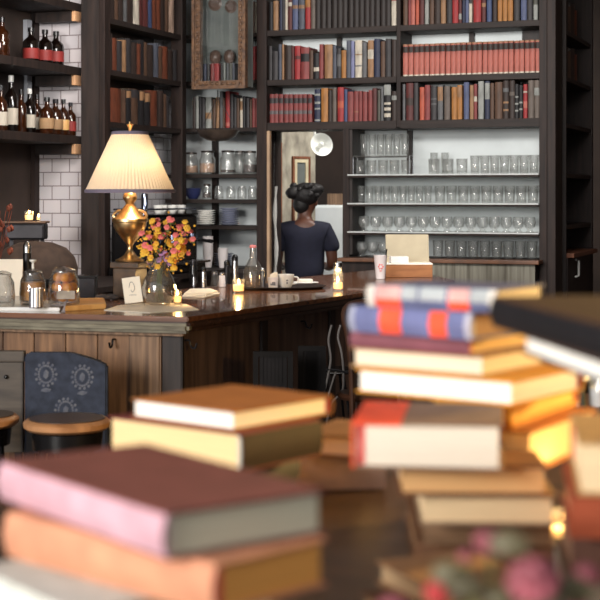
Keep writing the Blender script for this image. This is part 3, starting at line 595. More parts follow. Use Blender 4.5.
for i, px in enumerate((31, 45, 56)):
    bottle(px, -4.70+.02*i, 2.30, .050, .225, M['darkglass'], M['redlabel'], ('brown bottle with red label, furthest from the post on upper shelf', 'brown bottle with red label, middle of three on upper shelf', 'brown bottle with red label, closest to the tall post')[i], 'bottles on the upper shelf', liquid=mat('dark liquor', (62, 30, 16), .3, vary=.1))
for i, (px, r, h, g, lm, cm, ds) in enumerate(((1, .04, .28, 'amberglass', 'label', 'black', 'amber bottle with pale label by the frame edge'), (11, .042, .345, 'darkglass', 'label', 'white', 'dark tall bottle with white label and white cap'), (21, .035, .27, 'amberglass', None, 'black', 'slim amber bottle between the two white label bottles'), (29.5, .04, .28, 'darkglass', 'label', 'white', 'dark bottle with short white label'), (37, .033, .25, 'amberglass', 'label', 'black', 'small tan bottle beside the white label bottles'), (47, .046, .225, 'amberglass', 'tanlabel', 'black', 'wide label whisky bottle, furthest from the tall post'), (55.5, .046, .22, 'amberglass', 'tanlabel', 'darkmetal', 'wide label whisky bottle in the middle of the cluster'), (63.5, .036, .225, 'amberglass', 'boardwood', 'black', 'honey label bottle near the tall post'), (70.5, .036, .21, 'amberglass', 'redlabel', 'darkmetal', 'short bottle with dull red label'))):
    bottle(px, -4.70 if i < 5 else -4.58, 1.87, r, h, M[g], M[lm] if lm else None, ds+' on the lower bottle shelf', 'bottles on the lower shelf', M[cm], liquid=M['amber'] if g == 'amberglass' and i > 3 else None)
# things on the side counter: domed bin, candle trough ------------------------------
p = at_d(36, 240, 8.2)
dm = thing('domed_roaster', 'grey brown domed machine cover on the side counter behind the jars', 'machine', (p.x, p.y, 1.0006), YAW)
sc_ = 8.35/1500
part('dome', lambda b: lathe(b, [(.225, .04), (.228, .10), (.21, .16), (.165, .21), (.09, .24), (0, .248)], 32), M['domegrey'], dm, True)
part('base_pan', lambda b: lathe(b, [(0, .0), (.2, .0), (.236, .02), (.242, .05), (.226, .052), (0, .052)], 32), M['darkmetal'], dm, True)
part('handle', lambda b: tube(b, smooth_path([(.205, -.05, .05), (.25, -.05, .055), (.26, 0, .055), (.25, .05, .055), (.205, .05, .05)]), .008), M['black'], dm, True)
ctl = at_d(26, 231, 8.75)
ct = thing('candle_trough', 'dark metal trough on legs behind the dome, carrying lit candles', 'trough', (ctl.x, ctl.y, 1.0006), YAW)
part('trough_body', lambda b: box(b, (-.118, -.07, .24), (.118, .07, .335), .012), M['darkmetal'], ct)
part('trough_lid', lambda b: box(b, (-.128, -.078, .3355), (.128, .078, .347), .003), mat('trough lid', (96, 70, 52), .5, vary=.15), ct)
for sx in (-1, 1): part('trough_leg', lambda b: box(b, (sx*.09-.01, .02, 0), (sx*.09+.01, .04, .2395)), M['darkmetal'], ct)
def votive(loc, label, r=.028, h=.055, group='lit candles', wax=.6, power=.6, lid=False):
    t = thing('votive_candle', label, 'candle', loc, 0, group)
    part('candle_cup', lambda b: lathe(b, [(0, .001), (r*.85, .001), (r*.9, .004), (r, h), (r*.92, h), (r*.84, .008), (0, .006)], 20), M['glass'], t, True)
    part('candle_wax', lambda b: lathe(b, [(0, .007), (r*.8, .009), (r*.84, h*wax), (0, h*wax)], 18), M['wax'], t, True)
    f = part('flame', lambda b: lathe(b, [(0, h*wax+.003), (.004, h*wax+.007), (.0062, h*wax+.013), (.004, h*wax+.021), (0, h*wax+.029)], 10), M['flame'], t, True)
    l = bpy.data.lights.new('candle_glow', 'POINT'); l.energy = power; l.color = (1, .62, .25); l.shadow_soft_size = .012
    lo = bpy.data.objects.new('candle_glow', l); COL.objects.link(lo); lo.parent = t; lo.location = (0, 0, h+.02)
    return t
q = at_d(29, 0, 8.75); votive((q.x, q.y, 1.3482), 'lit candle in a glass on the dark trough behind the dome', .028, .06, power=.5)
q = at_d(38.5, 0, 8.75); votive((q.x, q.y, 1.3482), 'tiny lit candle at the tiled end of the dark trough', .012, .026, power=.2)
# dried foliage at frame edge
p = at_d(-6, 262, 7.55)
df = thing('dried_branch', 'dried reddish foliage in a dark pot beside the wall trough', 'plant', (p.x, p.y, 1.0006))
part('pot', lambda b: lathe(b, [(0, 0), (.04, 0), (.05, .08), (.045, .08), (0, .07)], 16), M['black'], df, True)
def leaves(b):
    random.seed(5)
    for k in range(60):
        a = random.uniform(0, 6.28); rr = random.uniform(0, .11); zz_ = .12+random.random()*.34; c = (rr*math.cos(a), rr*math.sin(a), zz_)
        blob(b, c, (.012, .012, .018), 1, .2)
    for k in range(9):
        a = k*.7; tube(b, [(0, 0, .06), (.05*math.cos(a), .05*math.sin(a), .25), (.09*math.cos(a), .09*math.sin(a), .42)], .002, 5)
part('foliage', leaves, mat('dried red leaf', (116, 56, 36), .7, vary=.3, scale=20), df)
# espresso machine ----------------------------------------------------------------
p = at_d(132, 272, 9.3)
em = thing('espresso_machine', 'black espresso machine with chrome column behind the brass lamp', 'coffee machine', (-4.16, 8.72, 1.0006), -PI/2*0)
part('machine_body', lambda b: box(b, (-.13, -.41, .06), (.12, .36, .37), .03, 3), M['black'], em)
part('machine_base', lambda b: box(b, (-.14, -.42, 0), (.17, .37, .059), .008), M['black'], em)
part('cup_rail', lambda b: tube(b, [(-.12, -.38, .41), (.11, -.38, .41), (.11, .34, .41), (-.12, .34, .41), (-.12, -.38, .41)], .006), M['chrome'], em)
part('top_plate', lambda b: box(b, (-.13, -.4, .371), (.12, .36, .378)), M['black'], em)
part('chrome_column', lambda b: lathe(b, [(0, .379), (.022, .379), (.022, .50), (.015, .51), (0, .51)], 16, (.05, -.30)), M['chrome'], em, True)
part('drip_tray', lambda b: box(b, (.121, -.28, .06), (.22, .34, .075), .004), M['steel'], em)
for yy in (-.12, .18):
    part('group_head', lambda b: (lathe(b, [(0, .2), (.035, .2), (.035, .25), (0, .25)], 16, (.16, yy)), box(b, (.1205, yy-.02, .215), (.14, yy+.02, .245))), M['chrome'], em, True)
    part('filter_handle', lambda b: tube(b, [(.19, yy, .21), (.30, yy, .2)], [.008, .013]), M['black'], em, True)
def mug(loc, label, group, r=.034, h=.055, m=None, rotz=0, mark=False):
    t = thing('coffee_cup', label, 'cup', loc, rotz, group)
    part('cup_body', lambda b: lathe(b, [(0, .001), (r*.6, .001), (r*.85, h*.25), (r, h), (r*.93, h), (r*.78, h*.27), (0, .007)], 22), m or M['white'], t, True)
    part('cup_handle', lambda b: tube(b, smooth_path([(r*.9, 0, h*.8), (r*1.45, 0, h*.75), (r*1.45, 0, h*.4), (r*.82, 0, h*.28)]), .004, 6), m or M['white'], t, True)
    if mark: part('cup_mark', lambda b: (blob(b, (0, 0, 0), (.004, .0012, .006), 1), blob(b, (.0, 0, .012), (.006, .0012, .004), 1)), M['ink'], t).location = (math.cos(mark)*r*.95, math.sin(mark)*r*.95, h*.4)
    return t
for i, (dx, dy) in enumerate(((-.02, .05), (.04, .13), (-.06, .2), (.05, .24), (-.02, .30))):
    mug((-4.16+dx, 8.72+dy, 1.3796), f'white cup warming on the espresso machine, {nth(i+1)} from the chrome column', 'cups on the espresso machine', rotz=i*1.3)
# ------------------------------------------------------------------ person
pc = on_y(304.5, 10.17)
pe = thing('person', 'person in a navy T-shirt seen from behind in the doorway, dark hair tied up', 'person', (pc.x, pc.y, 0), YAW)
def skin_obj(name, verts, edges, rad, m, parent, root=0, sub=2):
    me = bpy.data.meshes.new(name); me.from_pydata(verts, edges, []); me.materials.append(m)
    o = bpy.data.objects.new(name, me); COL.objects.link(o); o.parent = parent
    md = o.modifiers.new('skin', 'SKIN'); md.use_smooth_shade = True
    for i, r in enumerate(rad):
        s = me.skin_vertices[0].data[i]; s.radius = r if isinstance(r, tuple) else (r, r); s.use_root = (i == root)
    sb_ = o.modifiers.new('sub', 'SUBSURF'); sb_.levels = sub; sb_.render_levels = sub
    return o
V, E, R = [], [], []
def jn(p, r, par=None):
    V.append(p); R.append(r); i = len(V)-1
    if par is not None: E.append((par, i))
    return i
pel = jn((0, 0, .86), (.13, .10)); w1 = jn((0, .005, 1.0), (.115, .085), pel); ch = jn((0, 0, 1.14), (.135, .09), w1); up = jn((0, -.005, 1.235), (.09, .065), ch)
nk = jn((0, .005, 1.29), (.045, .048), up); n2 = jn((.004, .02, 1.345), (.044, .048), nk); h1 = jn((.012, .035, 1.40), (.062, .072), n2); h2 = jn((.014, .035, 1.455), (.072, .082), h1); h3 = jn((.012, .03, 1.515), (.06, .07), h2)
ns = jn((.085, .085, 1.425), .014, h1)
for s in (-1, 1):
    sh = jn((s*.135, -.005, 1.225), (.052, .052), up); ua = jn((s*.172, -.005, 1.13), (.046, .046), sh); el = jn((s*.185, .0, .985), (.037, .037), ua); fa = jn((s*.165, .12, .955), (.033, .033), el); wr = jn((s*.12, .235, .965), (.023, .02), fa); pm = jn((s*.10, .30, .965), (.030, .015), wr)
    for k in range(4):
        f1 = jn((s*.10+(k-1.5)*.019, .345-.004*abs(k-1.5), .962), .0085, pm); f2 = jn((s*.10+(k-1.5)*.02, .375-.004*abs(k-1.5), .952), .008, f1); jn((s*.10+(k-1.5)*.02, .392-.005*abs(k-1.5), .935), .0065, f2)
    tb = jn((s*.10-s*.035, .30, .958), .0095, pm); jn((s*.10-s*.048, .33, .948), .008, tb)
    hp_ = jn((s*.075, 0, .78), (.085, .085), pel); kn = jn((s*.085, .01, .45), (.055, .055), hp_); ak = jn((s*.085, -.01, .09), (.036, .036), kn); jn((s*.09, .11, .035), (.035, .025), ak)
skin_obj('body', V, E, R, M['skin'], pe)
tv = [(0, 0, .84), (0, .005, 1.0), (0, 0, 1.14), (0, -.005, 1.235), (0, -.002, 1.30)]; te = [(0, 1), (1, 2), (2, 3), (3, 4)]; tr_ = [(.15, .115), (.14, .10), (.152, .105), (.13, .098), (.074, .07)]
for s in (-1, 1):
    i = len(tv); tv += [(s*.135, -.005, 1.225), (s*.176, -.005, 1.13), (s*.186, -.003, 1.06)]; te += [(3, i), (i, i+1), (i+1, i+2)]; tr_ += [(.063, .063), (.060, .062), (.058, .062)]
skin_obj('t_shirt', tv, te, tr_, M['navy'], pe)
jv = [(0, 0, .87), (-.075, 0, .78), (-.085, .01, .45), (-.085, -.01, .12), (.075, 0, .78), (.085, .01, .45), (.085, -.01, .12)]
skin_obj('trousers', jv, [(0, 1), (1, 2), (2, 3), (0, 4), (4, 5), (5, 6)], [(.14, .11), (.1, .1), (.07, .07), (.055, .055), (.1, .1), (.07, .07), (.055, .055)], M['jeans'], pe)
def hair(b):
    random.seed(3)
    blob(b, (.005, .01, 1.475), (.092, .095, .085), 3, .025)
    blob(b, (-.022, -.012, 1.405), (.055, .052, .065), 3, .03)
    blob(b, (-.075, -.03, 1.485), (.05, .05, .045), 3, .05)
    blob(b, (.055, -.005, 1.51), (.075, .07, .045), 3, .05)
    for k in range(26):
        a = random.uniform(0, 6.28); blob(b, (.01+.085*math.cos(a), -.005+.06*math.sin(a), 1.50+random.uniform(-.03, .035)), random.uniform(.016, .028), 2, .12)
part('hair', hair, M['hair'], pe, 'all')
part('hair_band', lambda b: lathe(b, [(.036, -.01), (.041, 0), (.036, .01), (.034, 0), (.036, -.01)], 16), M['navy'], pe, True).location = (-.052, -.03, 1.485)
for s, cx, cy in ((-1, .0, .102), (1, .062, .092)):
    part('eye', lambda b: blob(b, (cx+.012, cy+.004, 1.452), (.010, .008, .006), 2), M['white'], pe, True)
part('ear', lambda b: blob(b, (.078, .018, 1.42), (.010, .02, .03), 2), M['skin'], pe, True)
for s in (-1, 1): part('shoe', lambda b: blob(b, (s*.09, .07, .035), (.045, .12, .035), 3), M['black'], pe, True)
pe.scale = (1.09, 1.09, 1.02)
# ------------------------------------------------------------------ the bar
ZB = 1.06
P2 = on_z(188, 317, ZB); P1 = on_z(-120, 309.5, ZB); P3 = on_z(455, 280.4, ZB)
P4 = on_z(402, 267, ZB); P6 = on_z(130, 294.3, ZB); P7 = on_z(-120, 289.5, ZB)
e1 = (P2-P1).normalized(); e2 = (P3-P2).normalized()
n1 = Vector((-e1.y, e1.x, 0)); n2_ = Vector((-e2.y, e2.x, 0))       # inward normals
if n1.dot(P7-P1) < 0: n1 = -n1
if n2_.dot(P4-P3) < 0: n2_ = -n2_
bar = thing('bar_counter', 'long L-shaped wooden bar with polished top and weathered panels', 'bar', (0, 0, 0))
part('countertop', lambda b: prism(b, [P1, P2, P3, P4, P6, P7], ZB-.018, ZB, .004), M['bartop'], bar)
part('front_moulding', lambda b: (slab(b, P1, P2, n1, .05, ZB-.062, ZB-.024, .012),), M['greywood'], bar)
part('front_lip', lambda b: slab(b, P1+n1*.006, P2+n1*.006-e1*.01, n1, .05, ZB-.0235, ZB-.0185), M['barlipdark'], bar)
part('front_bead', lambda b: slab(b, P1+n1*.03, P2+n1*.03-e1*.03, n1, .03, ZB-.074, ZB-.0625, .004), M['postwood'], bar)
part('side_moulding', lambda b: (slab(b, P2+e2*.012+n2_*.004, P3+n2_*.004, n2_, .05, ZB-.040, ZB-.0185, .006), slab(b, P2+e2*.03+n2_*.03, P3+n2_*.03, n2_, .04, ZB-.062, ZB-.0405, .008)), M['barlipdark'], bar)
off = .07
C0 = P2+n1*off+n2_*off
Q1 = P1+n1*off; Q3 = P3+n2_*off
part('core', lambda b: prism(b, [Q1+n1*.03, C0+n1*.03+n2_*.03, Q3+n2_*.03, P4-n2_*.06, P6-n1*.05-n2_*.06, P7-n1*.05], 0, ZB-.0187), M['blackwood'], bar)
Cc = P2+n1*off
w_post = .085
Lf = (Cc-Q1).length
part('front_panel', lambda b: [slab(b, Q1+e1*(Lf-.17-w_post-.13*(k+1)+.002), Q1+e1*(Lf-.17-w_post-.13*k-.002), n1, .028, .02, ZB-.075, .002) for k in range(16)], M['panelwood'], bar)
pA = Q1+e1*(Lf-.17-w_post); 
part('corner_post', lambda b: slab(b, pA-n1*.012, pA-n1*.012+e1*(w_post+.04), n1, .04, .0, ZB-.075, .006), M['postwood'], bar)
part('corner_board', lambda b: slab(b, pA+e1*(w_post+.041), pA+e1*(w_post+.12), n1, .03, .0, ZB-.075, .004), M['blackwood'], bar)
Ls = (P3-P2).length
S0 = P2+n2_*off
for k in range(int(Ls/.62)): part('side_panel', lambda b: slab(b, S0+e2*(.06+.62*k), S0+e2*(.06+.62*k+.6), n2_, .02, .05, ZB-.063, .002), M['sidepanel'], bar)
for k in range(1, int(Ls/.62)): part('side_batten', lambda b: slab(b, S0+e2*(.04+.62*k)-n2_*.012, S0+e2*(.04+.62*k+.05)-n2_*.012, n2_, .011, .02, ZB-.063, .002), M['blackwood'], bar)
def hook(loc, out, m):
    o = Vector(out).normalized()
    part('coat_hook', lambda b: tube(b, smooth_path([loc, loc+o*.02, loc+o*.028-Vector((0, 0, .022)), loc+o*.045-Vector((0, 0, .026)), loc+o*.052-Vector((0, 0, .008))]), .004, 6), m, bar, True)
h0 = Q1+e1*(Lf-.17-w_post-.06); hook(Vector((h0.x, h0.y, .965)), -n1, M['black'])
for s in (.09, 1.02): hh = S0+e2*s; hook(Vector((hh.x, hh.y, .965)), -n2_, M['darkmetal'])
# ------------------------------------------------------------------ stools and chairs at the bar
def round_stool(px, py, label):
    zs = .78; c = on_z(px, py, zs); t = thing('bar_stool', label, 'stool', (c.x, c.y, 0), 0, 'round stools at the bar')
    part('seat', lambda b: lathe(b, [(0, zs-.035), (.125, zs-.035), (.138, zs-.025), (.14, zs-.01), (.128, zs), (.1, zs+.0), (0, zs)], 36), M['seat'], t, True)
    part('seat_pad', lambda b: lathe(b, [(0, zs+.0005), (.122, zs+.0005), (.122, zs+.003), (0, zs+.005)], 32), M['seattop'], t, True)
    part('apron', lambda b: lathe(b, [(.112, zs-.036), (.116, zs-.04), (.11, zs-.095), (.1, zs-.095), (.1, zs-.036)], 28), M['black'], t, True)
    part('hub', lambda b: lathe(b, [(0, zs-.04), (.035, zs-.04), (.035, zs-.14), (0, zs-.14)], 16), M['darkmetal'], t, True)
    for k in range(4):
        a = PI/4+k*PI/2+.3
        part('leg', lambda b: tube(b, [(.09*math.cos(a), .09*math.sin(a), zs-.06), (.13*math.cos(a), .13*math.sin(a), 0.0)], .011), M['black'], t, True)
    part('footrest', lambda b: tube(b, [(.12*math.cos(i*PI/12), .12*math.sin(i*PI/12), .25) for i in range(25)], .008), M['black'], t, True)
round_stool(67, 418.5, 'round wooden bar stool in front of the navy chair')
round_stool(-24, 415, 'round wooden bar stool cut by the frame edge')
def back_chair(px0, px1, d, ztop, zlow, label, backm, kind):
    a, b_ = at_d(px0, 400, d), at_d(px1, 400, d); w = (b_-a).length; c = (a+b_)/2
    t = thing('bar_chair', label, 'chair', (c.x, c.y, 0), YAW+(.0))
    if kind == 'fabric':
        pts = [(-w/2, zlow), (w/2, zlow), (w/2, ztop-.045), (w/2-.03, ztop-.03), (w*.2, ztop-.012), (w*.05, ztop), (-w/2+.01, ztop), (-w/2, ztop-.01)]
        def bk(b):
            lo = [b.verts.new((x, 0, z)) for x, z in pts]; hi = [b.verts.new((x, .045, z)) for x, z in pts]
            b.faces.new(lo); b.faces.new(hi[::-1])
            for i in range(len(pts)): b.faces.new((lo[i], hi[i], hi[(i+1) % len(pts)], lo[(i+1) % len(pts)]))
            bmesh.ops.bevel(b, geom=b.edges[:], offset=.006, segments=2, affect='EDGES')
        part('backrest', bk, backm, t, True)
        for (cx, cz) in ((-w*.24, ztop-.075), (w*.2, ztop-.085), (.0, ztop-.20)):
            def crest(b):
                for k in range(14):
                    a0 = k*2*PI/14; blob(b, (cx+.036*math.cos(a0), -.0005, cz+.04*math.sin(a0)), (.006, .0012, .006), 1)
                for k in range(20):
                    a0 = k*2*PI/20; blob(b, (cx+.025*math.cos(a0), -.0005, cz+.03*math.sin(a0)), (.005, .0012, .005), 1)
                blob(b, (cx, -.0004, cz), (.011, .0014, .017), 1); blob(b, (cx, -.0004, cz-.055), (.02, .0012, .008), 1)
            part('crest', crest, M['crest'], t)
    elif kind == 'wood':
        part('backrest', lambda b: (box(b, (-w/2, 0, zlow), (w/2, .03, ztop-.04), .004), box(b, (-w/2-.005, -.006, ztop-.039), (w/2+.005, .036, ztop), .006)), backm, t)
        part('bolt', lambda b: blob(b, (w*.3, -.004, ztop-.09), (.008, .006, .008), 2), M['black'], t, True)
    else:
        part('back_frame', lambda b: (frame(b, -w/2, w/2, zlow, ztop, .02, 0, .025),), M['soot'], t)
        def weave(b):
            n = 7
            for k in range(n): x = -w/2+.025+(w-.05)*(k+.5)/n; box(b, (x-.009, .008, zlow+.02), (x+.009, .012, ztop-.02))
            for k in range(9): z = zlow+.025+(ztop-zlow-.05)*(k+.5)/9; box(b, (-w/2+.025, .0125, z-.009), (w/2-.025, .016, z+.009))
        part('woven_back', weave, mat('dark cane', (28, 26, 27), .8, vary=.2, spec=.2), t)
    part('seat', lambda b: box(b, (-w/2, .03, .62), (w/2, .20, .655), .01), backm if kind != 'cane' else M['black'], t)
    for sx in (-1, 1):
        for yy in (.012, .18):
            part('leg', lambda b: box(b, (sx*(w/2-.02)-.012, yy, 0), (sx*(w/2-.02)+.012, yy+.024, zlow+.02 if yy < .1 else .619)), M['black'], t)
back_chair(24.5, 107, 5.22, .951, .60, 'bar chair with navy fabric back printed with pale crests', M['navyfab'], 'fabric')
back_chair(-60, 23, 5.24, .955, .60, 'bar chair with plain dark grey wooden back beside the navy chair', mat('dark grey boards', (60, 54, 50), .6, rgb2=(86, 78, 70), scale=5, stretch=(1, 7, 7)), 'wood')
back_chair(253, 293, 5.6, .915, .60, 'black bar chair with woven back nearest the bar corner', M['soot'], 'cane')
back_chair(298, 326, 5.8, .915, .60, 'black bar chair with woven back beside the wire chair', M['soot'], 'cane')
wc = at_d(334, 400, 6.2)
ws = thing('wire_chair', 'wire-backed bar chair with bright bent steel rods behind the book stack', 'chair', (0, 0, 0))
def wp(px, py, d=6.2): return at_d(px, py, d)
for pts in ([(331.5, 325), (328.5, 340), (330.5, 355), (330, 365), (326, 385), (321, 405), (315, 430)], [(340.5, 325), (338, 337), (341, 350), (343, 365), (343, 388), (338, 396), (331, 405), (325, 430)]):
    part('back_rod', lambda b: tube(b, smooth_path([wp(*q) for q in pts]), .0045, 6), M['rod'], ws, True)
part('seat_hoop', lambda b: tube(b, smooth_path([wp(316, 371), wp(326, 369.5), wp(340, 371), wp(352, 374), wp(350, 371.5, 6.4), wp(330, 367, 6.4), wp(316, 371)]), .005, 6), M['darkmetal'], ws, True)
part('seat', lambda b: (lathe(b, [(0, 0), (.1, 0), (.11, .006), (.1, .014), (0, .014)], 24),), M['black'], ws, True).location = wp(334, 372, 6.32)
for px, dd in ((315, 6.2), (352, 6.22), (322, 6.45), (345, 6.45)):
    q = wp(px, 430, dd); part('leg', lambda b: tube(b, [wp(334+(px-334)*.5, 373, 6.32), q, Vector((q.x, q.y, 0))], .006, 6), M['darkmetal'], ws, True)
for pts in ([(327, 400), (333, 380), (336, 372)],): part('brace', lambda b: tube(b, smooth_path([wp(*q) for q in pts]), .004, 6), M['rod'], ws, True)
bw = thing('bentwood_chair', 'bentwood chair back curving up beside the bar edge', 'chair', (0, 0, 0))
d6 = 5.75
part('back_hoop', lambda b: tube(b, smooth_path([wp(352, 430, d6), wp(351, 370, d6), wp(347, 335, d6), wp(343.5, 318, d6), wp(345.5, 308, d6), wp(354, 303, d6), wp(375, 301, d6), wp(394, 306, d6), wp(400, 330, d6), wp(399, 430, d6)]), .010, 8), M['bentwood'], bw, True)
q = wp(372, 372, d6+.16); q.z = .70
part('seat', lambda b: lathe(b, [(0, 0), (.13, 0), (.14, .012), (.13, .025), (0, .028)], 28), M['bentwood'], bw, True).location = q
for px, dd in ((352, d6), (399, d6), (356, d6+.3), (392, d6+.3)):
    g = wp(px, 430, dd); part('leg', lambda b: tube(b, [(g.x, g.y, .70 if dd > d6+.1 else g.z+.01), (g.x, g.y, 0)], .011, 8), M['bentwood'], bw, True)
# ------------------------------------------------------------------ lamp on the bar
lb = on_z(130, 298, ZB); dl = (EYE-ZB)*F_PX/(298-HY); k_ = dl/F_PX       # metres per pixel at the lamp
def zl(py): return (298-py)*k_
lamp = thing('table_lamp', 'brass urn table lamp with lit pleated cream shade on the bar', 'lamp', (lb.x, lb.y, ZB+.0006))
part('lamp_plinth', lambda b: (box(b, (-12.5*k_, -.055, 0), (12.5*k_, .055, zl(268)), .004), box(b, (-15.5*k_, -.06, zl(267.9)), (15.5*k_, .06, zl(262)), .004)), mat('plinth stone', (84, 66, 50), .3, vary=.2, scale=20), lamp)
urn = [(0, 261.5), (14, 261.5), (14.5, 260), (10, 258), (6, 255), (3, 250), (2.6, 246), (4.5, 243), (9, 238), (14, 231), (16.3, 226), (16.6, 222.5), (18, 221.5), (18, 219), (16.5, 218), (14.5, 217), (10, 212), (6, 207), (4, 204), (4.6, 202.5), (7, 199), (7, 196.5), (6, 194), (3, 191), (2, 186), (1.2, 180), (1.2, 150), (0, 150)]
part('brass_urn', lambda b: lathe(b, [(r*k_, zl(py)) for r, py in urn], 36), M['brass'], lamp, True)
for s in (-1, 1):
    part('urn_handle', lambda b: tube(b, smooth_path([(s*10*k_, 0, zl(211)), (s*14*k_, 0, zl(211.5)), (s*17*k_, 0, zl(213.5)), (s*18.5*k_, 0, zl(216)), (s*16*k_, 0, zl(218.5))]), .006, 8), M['brass'], lamp, True)
part('shade', lambda b: lathe(b, [((44.5-(44.5-17.5)*t_)*k_, zl(191.5-(191.5-133)*t_)) for t_ in [i/10 for i in range(11)]], 144, pleat=.008, npl=1), M['shade'], lamp)
part('shade_trim', lambda b: lathe(b, [(45*k_, zl(193)), (45.4*k_, zl(191)), (44.6*k_, zl(189.4)), (44.2*k_, zl(191)), (45*k_, zl(193))], 60), M['trim'], lamp, True)
part('shade_trim', lambda b: lathe(b, [(18.4*k_, zl(135)), (18.6*k_, zl(133)), (17.8*k_, zl(131.6)), (16.8*k_, zl(133)), (18.4*k_, zl(135))], 60), M['trim'], lamp, True)
part('shade_spider', lambda b: [tube(b, [(0, 0, zl(134)), (17*k_*math.cos(a), 17*k_*math.sin(a), zl(134))], .0025, 6) for a in (0, 2.09, 4.19)], M['brass'], lamp)
part('finial', lambda b: lathe(b, [(0, zl(135)), (.006, zl(135)), (.006, zl(130)), (.012, zl(126.5)), (.016, zl(124.5)), (.006, zl(123.6)), (.005, zl(122)), (0, zl(121.5))], 14), M['brass'], lamp, True)
part('harp', lambda b: tube(b, smooth_path([(0, 0, zl(150)), (.045, 0, zl(156)), (.05, 0, zl(168)), (.012, 0, zl(184))]) , .003, 6), M['brass'], lamp)
part('harp', lambda b: tube(b, [(0, 0, zl(150)), (0, 0, zl(134))], .003, 6), M['brass'], lamp)
bulb = part('bulb', lambda b: blob(b, (-.028, 0, zl(172)), (.02, .02, .028), 2), M['bulb'], lamp, True)
def light(name, kind, loc, energy, col, size=.1, rot=None, sizey=None, parent=None, spread=None):
    l = bpy.data.lights.new(name, kind); l.energy = energy; l.color = col
    if kind == 'AREA':
        l.shape = 'RECTANGLE' if sizey else 'SQUARE'; l.size = size
        if sizey: l.size_y = sizey
        if spread: l.spread = spread
    elif kind in ('POINT', 'SPOT'): l.shadow_soft_size = size
    o = bpy.data.objects.new(name, l); COL.objects.link(o); o.location = loc
    if rot: o.rotation_euler = rot
    if parent: o.parent = parent
    return o
light('lamp_glow', 'POINT', (.03, 0, zl(170)), 7.5, (1, .74, .47), .03, parent=lamp)
# ------------------------------------------------------------------ things on the bar
def bar_at(px, py): v = on_z(px, py, ZB); v.z = ZB+.0006; return v
def kb(py): return (EYE-ZB)/(py-HY)
# vase with flowers
pv = bar_at(159, 305.5); kv = kb(305.5)
vs = thing('glass_vase', 'round clear glass vase holding bright flowers beside the lamp', 'vase', pv)
part('vase_body', lambda b: lathe(b, [(r*kv, z*kv) for r, z in ((0, .2), (9, .2), (12, 2), (16.5, 9), (17.2, 17), (15, 26), (10.5, 33), (9.6, 37), (11, 43), (13.5, 47), (12.9, 47), (10.4, 43), (9, 37), (10, 33), (14.4, 26), (16.5, 17), (15.9, 9.5), (11.5, 3), (0, 1.5))], 36), M['vaseglass'], vs, True)
part('vase_water', lambda b: lathe(b, [(r*kv, z*kv) for r, z in ((0, 2), (11, 3.2), (15.6, 10), (16.1, 16), (15.2, 19), (0, 19))], 30), thin_glass('vase water', (.93, .86, .72), .2, .02, .06, (190, 130, 60)), vs, True)
bq = thing('flower_bouquet', 'bunch of small orange and pink flowers in the clear glass vase', 'flowers', pv+Vector((0, 0, .0)))
random.seed(21)
def petal_mesh(m, name='blossom'):
    b = B()
    for k in range(6):
        a = k*PI/3; blob(b, (.0068*math.cos(a), .0068*math.sin(a), 0), (.0062, .0062, .0038), 1)
    blob(b, (0, 0, .003), (.0045, .0045, .0035), 1)
    bmesh.ops.recalc_face_normals(b, faces=b.faces[:]); me = bpy.data.meshes.new(name); b.to_mesh(me); b.free(); me.materials.append(m); return me
PM = {c: petal_mesh(M[c]) for c in ('pinkflower', 'orangeflower', 'mauve')}
tips = []
for k in range(99):
    while True:
        u, v = random.uniform(-1, 1), random.uniform(-1, 1)
        if u*u+v*v < 1: break
    px, py = 165+27*u+ (3 if v < 0 else 0), 243+27*v
    low = py > 256
    if low and abs(px-159) > 16: px = 159+random.uniform(-16, 16)
    c = 'mauve' if (py > 252 and px < 172 and random.random() < .55) else ('pinkflower' if random.random() < (.62 if py < 245 else .3) else 'orangeflower')
    dd = random.uniform(-.06, .05)
    o = obj('blossom', PM[c], None, bq); o.location = RT*((px-159)*kv)+FW*dd+Vector((0, 0, (305.5-py)*kv)); s_ = random.uniform(.85, 1.25); o.scale = (s_, s_, s_)
    o.rotation_euler = (random.uniform(.4, 1.6), 0, YAW+random.uniform(-.6, .6)); tips.append(o.location.copy())
for k in range(16):
    tp = tips[k*5]; base = Vector((random.uniform(-.025, .025), random.uniform(-.025, .025), .012)); mid = Vector((tp.x*.16, tp.y*.16, .155))
    part('stem', lambda b: tube(b, smooth_path([base, mid, tp]), .0016, 5), M['leafgreen'], bq)
def buds(b):
    random.seed(8)
    for k in range(190):
        t0 = tips[random.randrange(99)]; blob(b, t0+Vector((random.gauss(0, .016), random.gauss(0, .016), random.gauss(-.004, .014))), random.uniform(.003, .0055), 1, .1)
bd_ = part('buds', buds, mat('yellow orange bud', (250, 164, 50), .6, vary=.2), bq); bd_['kind'] = 'stuff'
part('leaves', lambda b: [blob(b, tips[(k*7+3) % 99]+Vector((random.uniform(-.015, .015), .01, -.012)), (.010, .004, .006), 1, .1) for k in range(30)], M['leafgreen'], bq)
